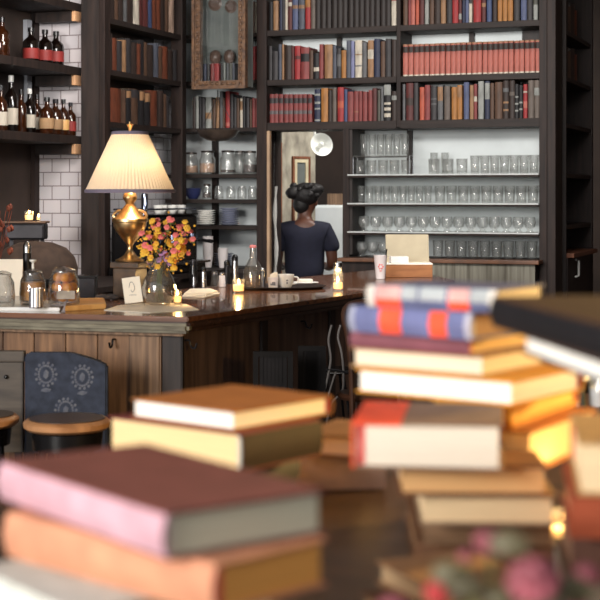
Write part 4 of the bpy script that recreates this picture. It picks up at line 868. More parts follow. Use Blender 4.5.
# flat menu sheet + votive + napkins
def flat(name, pts, th, m, label, cat, extra=None):
    b = B(); prism(b, [bar_at(*q) for q in pts], ZB+.0006, ZB+.0006+th); return tag(obj(name, b, m), label, cat)
flat('paper_sheet', [(104, 310.5), (150, 313), (199, 310), (186, 304.5), (150, 303.2), (118, 306)], .002, M['paper'], 'pale paper sheet lying under the glass vase at the bar corner', 'paper')
pv.z = ZB+.0032; vs.location = pv; bq.location = pv
t = bar_at(177.5, 305); t.z = ZB+.0032
votive(t, 'lit candle on the pale paper sheet beside the vase', .018, .05, power=.7)
nb = B()
random.seed(2)
for k, (pp, th) in enumerate((([(182, 297), (205, 298.5), (220, 294.5), (214, 291), (190, 291)], .006), ([(184, 296), (206, 297), (218, 293.6), (210, 291), (190, 291.4)], .012))):
    prism(nb, [bar_at(*q) for q in pp], ZB+.0006+(.0065 if k else 0), ZB+.0006+th, .001)
tag(obj('folded_napkin', nb, M['paper']), 'folded cream napkin on the bar between vase and glass bottle', 'napkin')
# card in a clear stand
pcd = bar_at(134.5, 306); kc = kb(306)
cd = thing('picture_card', 'white card with a grey sketch in a clear stand in front of the lamp', 'card', pcd, YAW+.15)
cdp = part('card', lambda b: box(b, (-9*kc, -.001, .012), (9*kc, .001, 29*kc), .0005), M['paper'], cd); cdp.rotation_euler = (-.15, -.13, 0)
skp = part('sketch', lambda b: (tube(b, smooth_path([(-.012, -.0022, .075), (-.004, -.0022, .095), (.006, -.0022, .09), (.01, -.0022, .07), (0, -.0022, .055), (-.006, -.0022, .065)]), .0009, 5), tube(b, [(-.015, -.0022, .045), (.014, -.0022, .042)], .0008, 5)), M['ink'], cdp)
part('clear_stand', lambda b: (box(b, (-.04, -.02, 0), (.04, .02, .012), .002)), M['glass'], cd)
# candle on bar, candle jar
votive(bar_at(238.5, 293), 'lit votive candle glowing on the bar beside the glass bottle', .029, .06, power=.8)
pj = bar_at(338, 291); cj = thing('candle_jar', 'lit candle in a clear jar with steel lid near the bar end', 'candle', pj)
kj = kb(291)
part('jar_body', lambda b: lathe(b, [(r*kj, z*kj) for r, z in ((0, .2), (5, .2), (5.3, 2), (5.3, 16), (4, 20), (4, 24), (3.7, 24), (3.7, 20), (5, 15.6), (5, 2.2), (0, 1))], 20), M['glass'], cj, True)
part('jar_lid', lambda b: lathe(b, [(0, 28*kj), (4.2*kj, 28*kj), (4.3*kj, 24.1*kj), (0, 24.1*kj)], 18), M['steel'], cj, True)
part('candle_wax', lambda b: lathe(b, [(0, 1.2*kj), (4.7*kj, 2.4*kj), (4.7*kj, 8*kj), (0, 8*kj)], 18), M['wax'], cj, True)
part('flame', lambda b: lathe(b, [(0, .0), (.005, .005), (.007, .012), (.004, .022), (0, .03)], 10), M['flame'], cj, True).location = (0, 0, 8.5*kj)
light('candle_glow', 'POINT', (0, 0, .09), .6, (1, .62, .25), .012, parent=cj)
# oval tray with cruets
pt = bar_at(280, 288.4); kt = kb(287.5)
tr = thing('serving_tray', 'dark oval serving tray on the bar carrying cup, sugar and bottle', 'tray', pt, YAW)
def oval(b):
    lathe(b, [(0, 0), (.9, 0), (1, .012), (.97, .014), (.88, .004), (0, .004)], 40)
    for v in b.verts: v.co.x *= 46*kt; v.co.y *= .18
part('tray_dish', oval, M['blackwood'], tr, True)
ZT = ZB+.0055
def tray_at(px, py): v = on_z(px, py, ZT); v.z = ZT; return v
def swing_bottle(px, py, w, h, label, capm, bodym):
    p = tray_at(px, py); k = kb(py); t = thing('glass_bottle', label, 'bottle', p)
    r = w*k
    part('bottle_body', lambda b: lathe(b, [(0, .001), (r*.95, .001), (r, .008), (r, h*k*.4), (r*.8, h*k*.52), (r*.36, h*k*.68), (r*.3, h*k*.92), (r*.26, h*k*.92), (r*.32, h*k*.68), (r*.92, h*k*.4), (r*.92, .012), (0, .008)], 24), bodym, t, True)
    part('stopper', lambda b: lathe(b, [(0, h*k), (r*.34, h*k*.98), (r*.36, h*k*.93), (r*.3, h*k*.921), (0, h*k*.921)], 14), capm, t, True)
    part('bottle_liquid', lambda b: lathe(b, [(0, .01), (r*.9, .013), (r*.9, h*k*.3), (0, h*k*.3)], 18), thin_glass('pale liquid', (.85, .75, .65), .1, .1, .3, (150, 120, 96)), t, True)
    return t
swing_bottle(253, 289, 10, 44, 'clear glass bottle with pink stopper on the oval tray', mat('pink rubber', (206, 130, 132), .5, vary=.05), M['vaseglass'])
def shaker(px, py, r, h, label, m, capm, at=tray_at):
    p = at(px, py); k = kb(py); t = thing('shaker', label, 'shaker', p)
    part('shaker_body', lambda b: lathe(b, [(0, .001), (r*k, .001), (r*k*.9, h*k*.75), (r*k*.85, h*k*.78), (0, h*k*.78)], 16), m, t, True)
    part('shaker_cap', lambda b: lathe(b, [(r*k*.9, h*k*.785), (r*k*.9, h*k*.92), (r*k*.4, h*k), (0, h*k)], 16), capm, t, True)
    return t
shaker(262.5, 288, 3, 20, 'slim steel shaker on the oval tray beside the bottle', M['steel'], M['steel'])
sg = tray_at(273, 288.5); tg = thing('sugar_jar', 'small glass of sugar packets with dark mark on the oval tray', 'jar', sg)
part('jar_body', lambda b: lathe(b, [(0, .001), (4.6*kt, .001), (5.3*kt, 11*kt), (5*kt, 11*kt), (4.2*kt, .006), (0, .005)], 20), M['whitecup'], tg, True)
part('dark_mark', lambda b: box(b, (-.012, -.001, -.008), (.012, .001, .008)), M['ink'], tg).location = -FW*(4.95*kt)+Vector((0, 0, 5*kt))
for i in range(4): part('sugar_packet', lambda b: box(b, (-.012+.004*i, -.008+.005*i, .008), (.004+.005*i, -.006+.005*i, 14*kt+.003*i)), M['paper'], tg)
mg = tray_at(285.5, 288); mug(mg, 'white coffee mug with a dark mark on the oval tray', None, 8.5*kt, 13.5*kt, rotz=YAW+.2, mark=-PI/2)
pp = bar_at(305, 284.5); kp = kb(284.5)
t = thing('bread_plate', 'small white plate with a folded napkin on the bar past the mug', 'plate', pp)
part('plate_dish', lambda b: lathe(b, [(0, 0), (8*kp, .0), (14*kp, .01), (13.6*kp, .012), (7.8*kp, .004), (0, .004)], 26), M['white'], t, True)
tag(obj('folded_napkin', (lambda b: (box(b, (-.035, -.03, 0), (.035, .03, .014), .004), b)[1])(B()), M['paper'], None, True, pp+Vector((0, 0, .0125)), .5), 'folded napkin resting on the small plate past the mug', 'napkin')
# steel / dark cruets behind on the bar edge
shaker(203.5, 288, 3, 21, 'tall steel pepper mill on the bar behind the folded napkin', M['steel'], M['black'], bar_at)
shaker(194, 287, 2.2, 13, 'short steel shaker on the bar behind the folded napkin', M['steel'], M['black'], bar_at)
shaker(214.5, 287, 4, 16, 'squat clear salt shaker on the bar next to the pepper mill', M['glass'], M['steel'], bar_at)
shaker(222, 287, 3.6, 15, 'squat pale sugar shaker on the bar between salt shaker and votive', M['whitecup'], M['steel'], bar_at)
shaker(235, 283.5, 3.4, 29, 'tall steel flask on the bar behind the votive candle', M['steel'], M['black'], bar_at)
shaker(227, 284, 3.4, 24, 'dark slim bottle on the bar behind the sugar shaker', M['darkmetal'], M['black'], bar_at)
shaker(193.5, 284.5, 4, 25, 'black grinder on the bar behind the short steel shaker', M['black'], M['darkmetal'], bar_at)
# takeaway cup with straws and wooden box with papers
pk = bar_at(380.5, 279); kk = kb(279)
tc_ = thing('takeaway_cup', 'white paper cup with a red flower print on the bar', 'cup', pk, YAW)
part('cup_body', lambda b: lathe(b, [(0, .001), (4.6*kk, .001), (6.7*kk, 23*kk), (7*kk, 23.6*kk), (6.5*kk, 23.6*kk), (4.3*kk, .006), (0, .005)], 24), M['whitecup'], tc_, True)
def flow(b):
    for k in range(6): a = k*PI/3; blob(b, (.011*math.cos(a), 0, .011*math.sin(a)), (.0042, .0012, .0042), 1)
    blob(b, (0, 0, -.022), (.009, .0012, .0022), 1)
part('red_print', flow, M['redink'], tc_).location = (0, -5.85*kk, 12.5*kk)
tag(obj('drinking_straw', (lambda b: (tube(b, [(0, 0, .01), (.022, .0, 30*kk)], .004, 8), b)[1])(B()), M['black'], None, True, pk+RT*.012), 'black straw leaning in the white paper cup', 'straw')
pb = bar_at(410, 277.5)
bxp = thing('wooden_box', 'orange brown wooden box behind the white paper cup on the bar', 'box', pb, YAW)
kq = kb(277.5)
part('box_body', lambda b: (box(b, (-24*kq, 0, 0), (22.5*kq, .012, 12.5*kq), .002), box(b, (-24*kq, .20, 0), (22.5*kq, .212, 12.5*kq), .002), box(b, (-24*kq, .0125, 0), (-24*kq+.012, .1995, 12.5*kq)), box(b, (22.5*kq-.012, .0125, 0), (22.5*kq, .1995, 12.5*kq)), box(b, (-24*kq+.0125, .0125, 0), (22.5*kq-.0125, .1995, .012))), M['boxwood'], bxp)
part('box_lid', lambda b: box(b, (-24*kq, -.002, 12.6*kq), (23*kq, .214, 14*kq), .002), M['paper'], bxp)
part('latch', lambda b: box(b, (22.6*kq, .08, 4*kq), (23.2*kq, .12, 10*kq)), M['darkmetal'], bxp)
m2 = tag(obj('menu_board', (lambda b: (box(b, (-.135, 0, 0), (.10, .006, .155), .001), b)[1])(B()), mat('buff card', (164, 152, 128), .8, vary=.05), None, False, pb+RT*(3*kq)+FW*.16+Vector((0, 0, 14.1*kq)), YAW), 'buff menu board leaning upright on the wooden box', 'menu')
m2.rotation_euler = (-.28, 0, YAW)
t = thing('card_stack', 'small stack of white cards on the wooden box', 'cards', pb-RT*(11*kq)+FW*.05+Vector((0, 0, 14.1*kq)), YAW+.1)
part('card_block', lambda b: box(b, (-.045, -.03, 0), (.05, .03, .035), .002), page_mat('white cards', (236, 234, 230)), t)
# left cluster on the bar --------------------------------------------------------
tb_ = B(); prism(tb_, [bar_at(*q) for q in ((-40, 310.5), (60, 311.5), (64, 304), (-40, 302))], ZB+.0006, ZB+.014, .003)
tag(obj('marble_tray', tb_, mat('white marble', (214, 214, 214), .25, rgb2=(232, 230, 226), scale=12)), 'white marble tray along the front of the bar under the jars', 'tray')
tb_ = B(); prism(tb_, [bar_at(*q) for q in ((65, 311.5), (106, 309), (104, 302.5), (68, 303))], ZB+.0006, ZB+.02, .003)
tag(obj('cutting_board', tb_, M['boardwood']), 'pale wooden cutting board beside the marble tray', 'board')
ZM = ZB+.0146
def tr_at(px, py): v = on_z(px, py, ZM); v.z = ZM; return v
def big_jar(px, py, r, h, label, lid, fill, knob=False):
    p = tr_at(px, py); k = (EYE-ZM)/(py-HY); t = thing('glass_jar', label, 'jar', p); r *= k; h *= k
    part('jar_body', lambda b: lathe(b, [(0, .001), (r*.85, .001), (r*.97, .01), (r, h*.35), (r*.93, h*.75), (r*.72, h*.92), (r*.72, h), (r*.68, h), (r*.68, h*.92), (r*.89, h*.75), (r*.96, h*.35), (r*.93, .014), (0, .01)], 30), M['vaseglass'], t, True)
    if lid:
        part('jar_lid', lambda b: lathe(b, [(0, h*1.12), (r*.3, h*1.11), (r*.7, h*1.04), (r*.76, h*1.005), (r*.4, h*1.002), (0, h*1.05)], 24), M['vaseglass'], t, True)
    if knob: part('lid_knob', lambda b: lathe(b, [(0, h*1.12), (r*.1, h*1.12), (r*.08, h*1.3), (r*.26, h*1.36), (r*.26, h*1.4), (0, h*1.42)], 14), M['white'], t, True)
    if fill == 'liquid': part('jar_contents', lambda b: lathe(b, [(0, .013), (r*.9, .018), (r*.92, h*.35), (r*.86, h*.7), (0, h*.7)], 22), M['amber'], t, True)
    return t, p, r, h
j0, p, r, h = big_jar(2, 306.5, 13, 32, 'clear glass jar at the frame edge with a pale label', True, None)
part('paper_label', lambda b: box(b, (-.022, -r-.003, .03), (.022, -r-.0015, .07), .0005), M['label'], j0)
j1, p, r, h = big_jar(33, 304.5, 13.5, 32, 'glass jar of amber syrup with a white knobbed lid', True, 'liquid', True)
j2, p, r, h = big_jar(64, 305.5, 16, 35, 'glass jar full of oranges behind a small label', True, None)
part('paper_label', lambda b: box(b, (-.03, -.0015, -.016), (.04, .0, .016), .0005), mat('grey label', (150, 140, 128), .7, vary=.12, scale=30), j2).location = (RT*.012-FW*(r+.004)+Vector((0, 0, .045)))
j2.children[-1].rotation_euler.z = YAW
random.seed(9)
OM = bpy.data.meshes.new('fruit'); b_ = B(); blob(b_, (0, 0, 0), (.021, .021, .0195), 2); b_.to_mesh(OM); b_.free(); OM.materials.append(M['orange'])
for q in OM.polygons: q.use_smooth = True
n = 0
for lay in range(3):
    m_ = 5 if lay < 2 else 3
    for k in range(m_):
        a = k*2*PI/m_+lay*.6; rr = r*.9-.023 if lay < 2 else r*.9-.032
        n += 1
        tag(obj('orange', OM, None, None, False, (p.x+rr*math.cos(a), p.y+rr*math.sin(a), ZM+.034+lay*.037)), ('small orange inside the glass jar, '+('bottom', 'middle', 'top')[lay]+' layer, behind the label'), 'orange', 'oranges in the glass jar, '+('bottom', 'middle', 'top')[lay])
pc_ = tr_at(36, 308); t = thing('steel_cup', 'ribbed bright steel cup on the marble tray', 'cup', pc_)
kx = (EYE-ZM)/(308-HY)
part('cup_body', lambda b: lathe(b, [(0, .001), (6.6*kx, .001), (7*kx, .004), (7*kx, 20*kx), (6.6*kx, 20*kx), (6.5*kx, .008), (0, .006)], 40, pleat=.02, npl=1), mat('bright steel', (225, 222, 225), .25, 1, vary=.03), t)
mc = bar_at(8, 296); t = thing('menu_card', 'white folded menu card standing at the back of the bar', 'card', mc, YAW)
kx = kb(296)
cpart = part('card_face', lambda b: (box(b, (-16*kx, 0, 0), (13.5*kx, .002, 37*kx), .0005)), M['paper'], t); cpart.rotation_euler = (-.2, 0, 0)
cpart = part('card_back', lambda b: (box(b, (-16*kx, 0, 0), (13.5*kx, .002, 37*kx), .0005)), M['paper'], t); cpart.rotation_euler = (.2, 0, 0); cpart.location = (0, .064, 0)
shaker(27, 294.5, 4.6, 53, 'dark bottle with a steel pourer behind the menu card', M['darkmetal'], M['steel'], bar_at)
pk2 = bar_at(86, 299.5); kx = kb(299.5)
t = thing('black_box', 'small black metal box on the bar between the orange jar and lamp', 'box', pk2, YAW)
part('box_body', lambda b: box(b, (-9*kx, 0, 0), (9*kx, .09, 21*kx), .003), M['darkmetal'], t)
part('box_lid', lambda b: box(b, (-9.6*kx, -.003, 21.1*kx), (9.6*kx, .093, 23.5*kx), .002), M['black'], t)
nb = B()
random.seed(4)
for k in range(5):
    c0 = bar_at(100+3.6*k, 300); 
    blob(nb, (c0.x, c0.y, ZB+.012+.004*(k % 2)), (.022, .016, .011), 2, .12)
tag(obj('crumpled_cloth', nb, mat('grey cloth', (96, 92, 92), .9, vary=.1), None, 'all'), 'crumpled grey bar cloth beside the black box', 'cloth')
# ------------------------------------------------------------------ the reading table with its books
ZTAB = 1.05
tbl = thing('reading_table', 'dark wooden table carrying the stacks of books', 'table', (0, 0, 0))
T = [at_d(-150, 0, .72), at_d(1500, 0, .72), at_d(640, 0, 3.42), at_d(560, 0, 3.4), at_d(250, 0, 2.75), at_d(-80, 0, 2.3)]
part('tabletop', lambda b: prism(b, T, ZTAB-.04, ZTAB, .004), M['table'], tbl)
cen = sum((Vector((q.x, q.y, 0)) for q in T), Vector())/len(T)
for q in (T[0], T[1], T[2], T[5]):
    g = Vector((q.x, q.y, 0))+(cen-Vector((q.x, q.y, 0)))*.14
    part('leg', lambda b: box(b, (g.x-.035, g.y-.035, 0), (g.x+.035, g.y+.035, ZTAB-.0405), .004), M['table'], tbl)
def cloth_cover(rgb): return mat('cover %d %d %d' % rgb, rgb, .75, vary=.07, scale=24, bump=.04, spec=.22)
def big_book(label, A, Bp, wid, ztop, th, cover, pages, spine='AB', bands=(), corner=None, dz=None, spine_rgb=None, Cdir=None, cv=.0028, pin=.007):
    """A near corner and Bp other end (pixels, on the plane z=ztop); the book's width runs away from the camera (or toward Cdir)"""
    a, b_ = on_z(A[0], A[1], ztop), on_z(Bp[0], Bp[1], ztop)
    u = Vector((b_.x-a.x, b_.y-a.y, 0)); Lu = u.length; u.normalize(); v = Vector((-u.y, u.x, 0))
    if v.dot(Cdir if Cdir is not None else FW) < 0: v = -v
    a0 = Vector((a.x, a.y, 0))
    if spine == 'AB': o0, X, Yv, Lx, W = a0, u, v, Lu, wid
    elif spine == 'CD': o0, X, Yv, Lx, W = a0+v*wid, u, -v, Lu, wid
    elif spine == 'AC': o0, X, Yv, Lx, W = a0, v, u, wid, Lu
    else: o0, X, Yv, Lx, W = a0+u*Lu, v, -u, wid, Lu
    t = thing('book', label, 'book', (o0.x, o0.y, ztop-th+.0003), math.atan2(X.y, X.x))
    s = 1 if Vector((-X.y, X.x, 0)).dot(Yv) > 0 else -1
    th -= .0006
    def fix(b):
        if s < 0:
            for q in b.verts: q.co.y *= -1
    def cov(b):
        box(b, (0, .003, 0), (Lx, W, cv), .0008); box(b, (0, .003, th-cv), (Lx, W, th), .0008)
        fix(b)
    def spn(b):
        n = 6; pr = [(.004-.005*math.sin(PI*i/n), th*i/n) for i in range(n+1)]
        lo = [b.verts.new((0, y, z)) for y, z in pr]; hi = [b.verts.new((Lx, y, z)) for y, z in pr]
        lo2 = [b.verts.new((0, y+.0025, z)) for y, z in pr]; hi2 = [b.verts.new((Lx, y+.0025, z)) for y, z in pr]
        for i in range(n):
            b.faces.new((lo[i], hi[i], hi[i+1], lo[i+1])); b.faces.new((lo2[i], lo2[i+1], hi2[i+1], hi2[i]))
            b.faces.new((lo[i], lo[i+1], lo2[i+1], lo2[i])); b.faces.new((hi[i], hi2[i], hi2[i+1], hi[i+1]))
        fix(b)
    part('cover', cov, cloth_cover(cover), t); part('spine', spn, cloth_cover(spine_rgb or cover), t)
    def pg(b):
        box(b, (.004, pin, cv+.0002), (Lx-.004, W-.005, th-cv-.0002)); fix(b)
    part('page_block', pg, page_mat('pages %d %d %d' % pages, pages), t)
    for xx in (.0028, Lx-.0042):
        def hb(b): box(b, (xx, .006, cv+.001), (xx+.0012, .012, th-cv-.001)); fix(b)
        part('headband', hb, M['redink'] if cover[0] > 120 else M['label'], t)
    for (f0, f1, rgb, *zr) in bands:
        za, zb_ = zr or (.02, .98)
        def bd(b):
            n = 6; pr = [(.0033-.005*math.sin(PI*(za+(zb_-za)*i/n)), th*(za+(zb_-za)*i/n)) for i in range(n+1)]
            lo = [b.verts.new((Lx*f0, y, z)) for y, z in pr]; hi = [b.verts.new((Lx*f1, y, z)) for y, z in pr]
            for i in range(n): b.faces.new((lo[i], hi[i], hi[i+1], lo[i+1]))
            r_ = bmesh.ops.extrude_face_region(b, geom=b.faces[:])
            for q in r_['geom']:
                if isinstance(q, bmesh.types.BMVert): q.co.y += .001
            fix(b)
        part('spine_band', bd, cloth_cover(rgb), t)
    if corner:
        def cn(b):
            box(b, (-.0004, -.0022, th-cv-.0004), (Lx+.0004, corner[1]*W, th+.0004)); box(b, (-.0004, -.0022, -.0001), (Lx+.0004, .0008, th-cv-.0005)); fix(b)
        part('cover_patch', cn, cloth_cover(corner[0]), t)
    return t
G_ = []
CREAM, WHITEP, GOLD, GREYP = (226, 206, 176), (240, 232, 220), (236, 186, 96), (178, 172, 150)
# near stack (pink book on top)
z = 1.256
big_book('large dusty rose book lying on top of the closest stack', (163, 513), (-2, 460), .158, z, .038, (112, 66, 60), (196, 190, 164), 'AB', spine_rgb=(184, 144, 152))
z2 = z-.038
big_book('thick peach coloured book directly under the dusty rose book', (213, 565), (4, 512), .128, z2, .040, (188, 130, 100), (230, 160, 78), 'AB')  # golden page colour imitates warm light on the side face
z3 = z2-.040
big_book('pale grey covered book under the peach book in the closest stack', (70, 612), (-30, 566), .2, z3, .045, (188, 188, 178), CREAM, 'AB')
z4 = z3-.045
big_book('tan book at the bottom of the closest stack', (190, 690), (-20, 600), .2, z4, z4-ZTAB-.0008, (150, 106, 66), CREAM, 'AB')
# middle stack
z = 1.212
big_book('brown covered book with white fore edge topping the stack behind the rose book', (233, 411), (131, 398), .212, z, .028, (146, 92, 50), WHITEP, 'CD')
z2 = z-.028
big_book('maroon edged book with cream pages below the brown covered book', (243, 434), (108, 416), .17, z2, .052, (112, 54, 50), (228, 196, 142), 'AC', spine_rgb=(44, 28, 22))
z3 = z2-.052
big_book('black covered book low in the stack behind the rose book', (300, 452), (210, 478), .2, z3, .040, (58, 54, 58), (150, 104, 66), 'AB')
big_book('dark brown book at the base of the stack behind the rose book', (290, 487), (140, 490), .2, z3-.040, z3-.040-ZTAB-.0008, (74, 44, 34), (190, 150, 104), 'AB')
# small stack with marbled cover
big_book('cream paged book on the marbled book between the two stacks', (357, 437), (298, 433), .16, ZTAB+.088, .033, (140, 104, 80), (246, 220, 190), 'CD')
big_book('marbled paper covered book between the two stacks', (386, 455), (296, 456), .15, ZTAB+.054, .053, (186, 164, 148), (176, 150, 132), 'AB', bands=((.02, .98, (196, 176, 162)),))
# right stack
def rb(label, A, Bp, wid, zt, zb, *a, **k): return big_book(label, A, Bp, wid, zt, zt-zb, *a, **k)
PB, BL, RD = (206, 198, 186), (84, 92, 132), (232, 84, 54)
rb('cream and blue patterned book with red labels topping the tall stack', (496, 289.5), (367, 284.5), .14, 1.385, 1.356, (92, 96, 126), CREAM, 'AB', bands=((.0, .055, PB), (.055, .19, (160, 164, 164), .4, .98), (.2, .36, (204, 156, 148), .4, .98), (.2, .36, RD, .02, .4), (.38, .58, (160, 164, 164), .4, .98), (.60, .72, (160, 164, 164), .4, .98), (.73, .93, (204, 156, 148), .4, .98), (.73, .93, RD, .02, .4), (.94, 1.0, PB)))  # paler upper halves of the bands paint a soft reflection on the spine
rb('blue book with two red spine labels, second in the tall stack', (471, 313), (349, 305.5), .13, 1.356, 1.322, (100, 104, 140), (180, 130, 86), 'AB', bands=((.56, .74, RD), (.19, .33, RD), (.0, .05, (170, 166, 176)), (.95, 1.0, (150, 152, 170))))
rb('thin plum coloured book under the blue red-labelled book', (469, 338), (350, 330), .17, 1.322, 1.299, (122, 74, 82), (226, 180, 112), 'AB')
rb('buff book with cream page edge in the middle of the tall stack', (483, 356), (351, 346.5), .18, 1.299, 1.272, (178, 138, 92), (234, 216, 186), 'CD')
rb('wide book with bright white pages and amber cover in the tall stack', (512, 381), (356, 368), .20, 1.272, 1.240, (206, 140, 52), (248, 240, 226), 'CD')
rb('fat cream paged book with orange red strip and grey brown cover', (503, 425), (353.5, 422), .175, 1.240, 1.187, (128, 102, 84), (232, 220, 200), 'BD', corner=(RD, .32), pin=.0012)
rb('amber covered book behind the fat cream paged book', (513, 401), (430, 395), .25, 1.240, 1.2055, (214, 140, 40), (244, 186, 76), 'CD', cv=.006)
rb('book with pages tinted as if lamplit, jutting out behind the fat cream paged book', (531, 432), (422, 422.7), .245, 1.205, 1.1525, (176, 110, 50), (238, 202, 146), 'CD')  # golden light along the edge is put into the page colour
rb('tan paged book under the fat cream paged book', (548, 466), (400, 465.5), .11, 1.187, 1.152, (120, 78, 52), (224, 176, 118), 'CD')
rb('pale book with bright narrow page edge low in the tall stack', (556, 494.5), (420, 493.5), .34, 1.152, 1.115, (142, 118, 96), (232, 204, 160), 'CD')
rb('grey brown book second from the bottom of the tall stack', (552, 519), (425, 518), .30, 1.115, 1.082, (124, 96, 72), (170, 146, 116), 'AB')
rb('brown book at the bottom of the tall stack', (560, 543), (415, 542), .28, 1.082, ZTAB+.0006, (104, 72, 50), (150, 118, 84), 'AB')
# stack at the frame edge
def at_e(px, d): return on_z(px, 0, 1.0)
RTV = RT*1.0
def eb(label, px, d, L, W, zt, zb, cover, pages, spine='AB', yaw=0):
    pyA = HY+(EYE-zt)*F_PX/d; a = at_d(px, pyA, d); u = (RT*math.cos(yaw)+FW*math.sin(yaw)); bp = a+u*L
    db = bp.dot(FW); pxB = 300+F_PX*bp.dot(RT)/db; pyB = HY+(EYE-zt)*F_PX/db
    return big_book(label, (px, pyA), (pxB, pyB), W, zt, zt-zb, cover, pages, spine)
eb('grey paged book at the bottom of the stack by the frame edge', 566, 1.52, .24, .2, 1.11, ZTAB+.0006, (96, 80, 66), (150, 130, 108), 'CD', -.1)
eb('dark reddish book low in the stack by the frame edge', 572, 1.50, .24, .2, 1.165, 1.11, (92, 62, 50), (140, 104, 80), 'AB', -.1)
eb('red brown book under the cream paged book by the frame edge', 569, 1.46, .24, .2, 1.205, 1.165, (150, 72, 46), (190, 130, 90), 'AB', -.14)
eb('cream paged book topping the visible stack by the frame edge', 578, 1.47, .24, .2, 1.258, 1.205, (186, 146, 96), (236, 208, 164), 'CD', -.14)
# two bulky books outside the frame carry the black one
eb('bulky brown book under the white paged book by the frame edge', 628, 1.32, .2, .2, 1.303, 1.258, (96, 70, 54), (200, 170, 130), 'AB', -.14)
eb('bulky dark book carrying the white paged book by the frame edge', 634, 1.28, .2, .2, 1.3405, 1.303, (70, 56, 48), (200, 170, 130), 'AB', -.14)
def long_book(label, pxA, pyA, pxB, pyB, wid, zt, zb, cover, pages, spine):
    return big_book(label, (pxA, pyA), (pxB, pyB), wid, zt, zt-zb, cover, pages, spine, Cdir=RT*1.0, spine_rgb=(22, 20, 22) if spine == 'AB' else None)
long_book('white paged book jutting out beneath the black book by the frame edge', 640, 374, 521, 333, .15, 1.361, 1.341, (70, 62, 58), (244, 240, 230), 'CD')
long_book('black spined book lying across the top by the frame edge', 640, 333, 490, 296, .16, 1.394, 1.3613, (70, 46, 32), CREAM, 'AB')
# shaker and jar at the back of the table
q = on_z(580, 409, ZTAB); q.z = ZTAB+.0006; kq2 = (EYE-ZTAB)/(409-HY)
ss = thing('shaker', 'small glass pepper shaker with white lid at the back of the reading table', 'shaker', q)
part('shaker_body', lambda b: lathe(b, [(0, .001), (6.4*kq2, .001), (6*kq2, 5*kq2), (4.6*kq2, 16*kq2), (5.4*kq2, 26*kq2), (5.2*kq2, 28*kq2), (0, 28*kq2)], 20), mat('dark pepper glass', (44, 48, 52), .12, vary=.1), ss, True)
part('shaker_lid', lambda b: lathe(b, [(8*kq2, 28.2*kq2), (8.4*kq2, 29*kq2), (8.2*kq2, 32.4*kq2), (0, 32.8*kq2)], 24), M['white'], ss, True)
q = on_z(601, 412, ZTAB); q.z = ZTAB+.0006
gj = thing('glass_jar', 'clear glass jar beside the pepper shaker at the frame edge', 'jar', q)
part('jar_body', lambda b: lathe(b, [(0, .001), (.022, .001), (.025, .01), (.026, .06), (.02, .075), (.022, .085), (.02, .085), (.018, .075), (.024, .06), (.023, .012), (0, .006)], 22), M['vaseglass'], gj, True)
part('jar_contents', lambda b: lathe(b, [(0, .008), (.0225, .013), (.0235, .05), (0, .05)], 18), M['white'], gj, True)
# candle that throws the golden light on the tall stack
q = on_z(566, 552, ZTAB); q.z = ZTAB+.0006
votive(q, 'lit votive candle glowing golden between the tall stack and frame edge', .022, .05, power=1.0)
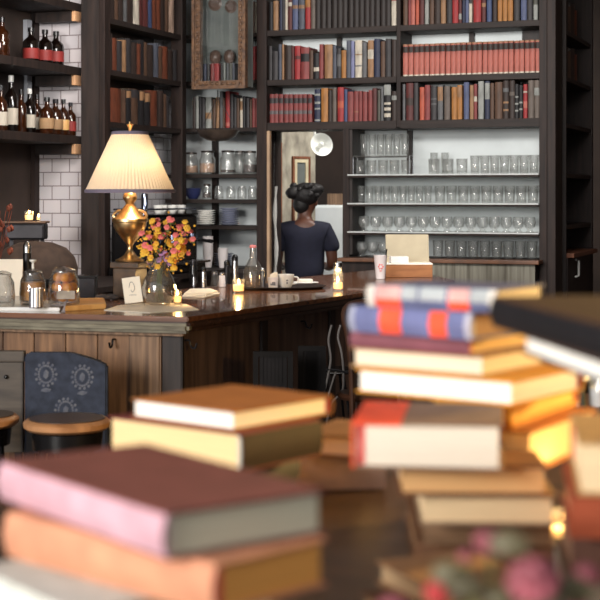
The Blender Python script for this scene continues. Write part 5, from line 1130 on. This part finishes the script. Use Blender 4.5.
# blossoms close to the camera
vz = at_d(500, 0, .98); vz.z = ZTAB+.0006
fv = thing('rose_vase', 'low dark vase of blurred pink flowers close to the camera', 'vase', vz)
part('vase_body', lambda b: lathe(b, [(0, 0), (.045, 0), (.062, .03), (.058, .075), (.04, .10), (.036, .10), (.05, .07), (0, .01)], 24), mat('dark glazed vase', (60, 46, 40), .3, vary=.15), fv, True)
fb = thing('pink_flowers', 'blurred pink and red flowers in front of the tall book stack', 'flowers', vz)
def bloom(b, r):
    random.seed(int(r*9999))
    for k in range(5): a = k*1.256; blob(b, (r*.28*math.cos(a), r*.28*math.sin(a), .1*r), (r*.35, r*.35, r*.5), 2, .04)
    for k in range(8): a = k*.785+.2; blob(b, (r*.62*math.cos(a), r*.62*math.sin(a), -.12*r), (r*.36, r*.36, r*.3), 2, .04)
random.seed(14)
for px, py, r, m, dd in ((490, 541, .012, 'rosepetal', .06), (533, 578, .019, 'rosepetal', .0), (588, 574, .010, 'rosepetal', .08), (438, 592, .010, 'redpetal', .06), (396, 607, .012, 'rosepetal', .04), (466, 555, .006, 'rosepetal', .08), (576, 600, .010, 'rosepetal', .06)):
    c = at_d(px, py, .98+dd)-vz
    o = part('blossom', lambda b: bloom(b, r), M[m], fb, 'all'); o.location = c; o.rotation_euler = (random.uniform(.2, .9), 0, YAW+random.uniform(-.5, .5))
    part('stem', lambda b: tube(b, smooth_path([Vector((0, 0, .02)), Vector((c.x*.2, c.y*.2, .10)), c-Vector((0, 0, .006))]), .0018, 5), M['leafgreen'], fb)
part('leaves', lambda b: [blob(b, at_d(x, y, 1.0)-vz, (.016, .008, .010), 1, .15) for x, y in ((465, 585), (510, 545), (500, 600), (545, 600), (575, 590), (450, 575))], mat('dull leaf', (92, 84, 58), .6, vary=.2), fb)
# loose books low at the foot of the tall stack
big_book('tan book lying flat beneath the pink flowers', (452, 596), (376, 560), .12, 1.102, .026, (150, 112, 80), (206, 172, 130), 'CD')
big_book('brown book beneath the tan book by the pink flowers', (456, 640), (360, 592), .13, 1.076, .0254, (96, 66, 48), (186, 146, 104), 'CD')
# ------------------------------------------------------------------ light
w = bpy.data.worlds.new('daylight'); SC.world = w; w.use_nodes = True
w.node_tree.nodes['Background'].inputs[0].default_value = (.93, .95, 1.0, 1); w.node_tree.nodes['Background'].inputs[1].default_value = .75
def aim(frm, to): return (Vector(to)-Vector(frm)).to_track_quat('-Z', 'Y').to_euler()
p = Vector((-3.6, -3.6, 2.6)); light('window_daylight', 'AREA', p, 660, (1, .97, .93), 3.0, aim(p, (-.8, 3.2, 1.1)), 2.2)
p = Vector((-1.7, 6.3, 2.75)); light('bookcase_fill', 'AREA', p, 88, (1, .97, .93), 1.9, aim(p, (-2.4, 9.8, 1.85)), .4)  # unseen area light added to brighten the bookcase wall and glasses
p = Vector((-3.5, 6.6, 2.95)); light('tile_fill', 'AREA', p, 34, (1, .94, .9), .5, aim(p, (-4.5, 8.8, 1.8)), .5)  # second added light, lifts the tiled corner
p = FW*3.0+RT*1.7+Vector((0, 0, 1.55)); light('side_table_lamp', 'AREA', p, 112, (1, .66, .22), .25, aim(p, (FW*2.1+RT*.1+Vector((0, 0, 1.2)))))
p = Vector((-2.6, 10.4, 3.1)); light('back_room_fill', 'AREA', p, 60, (1, .97, .92), .6, aim(p, (-3.3, 10.9, .8)))  # added area light to brighten the door and refrigerator
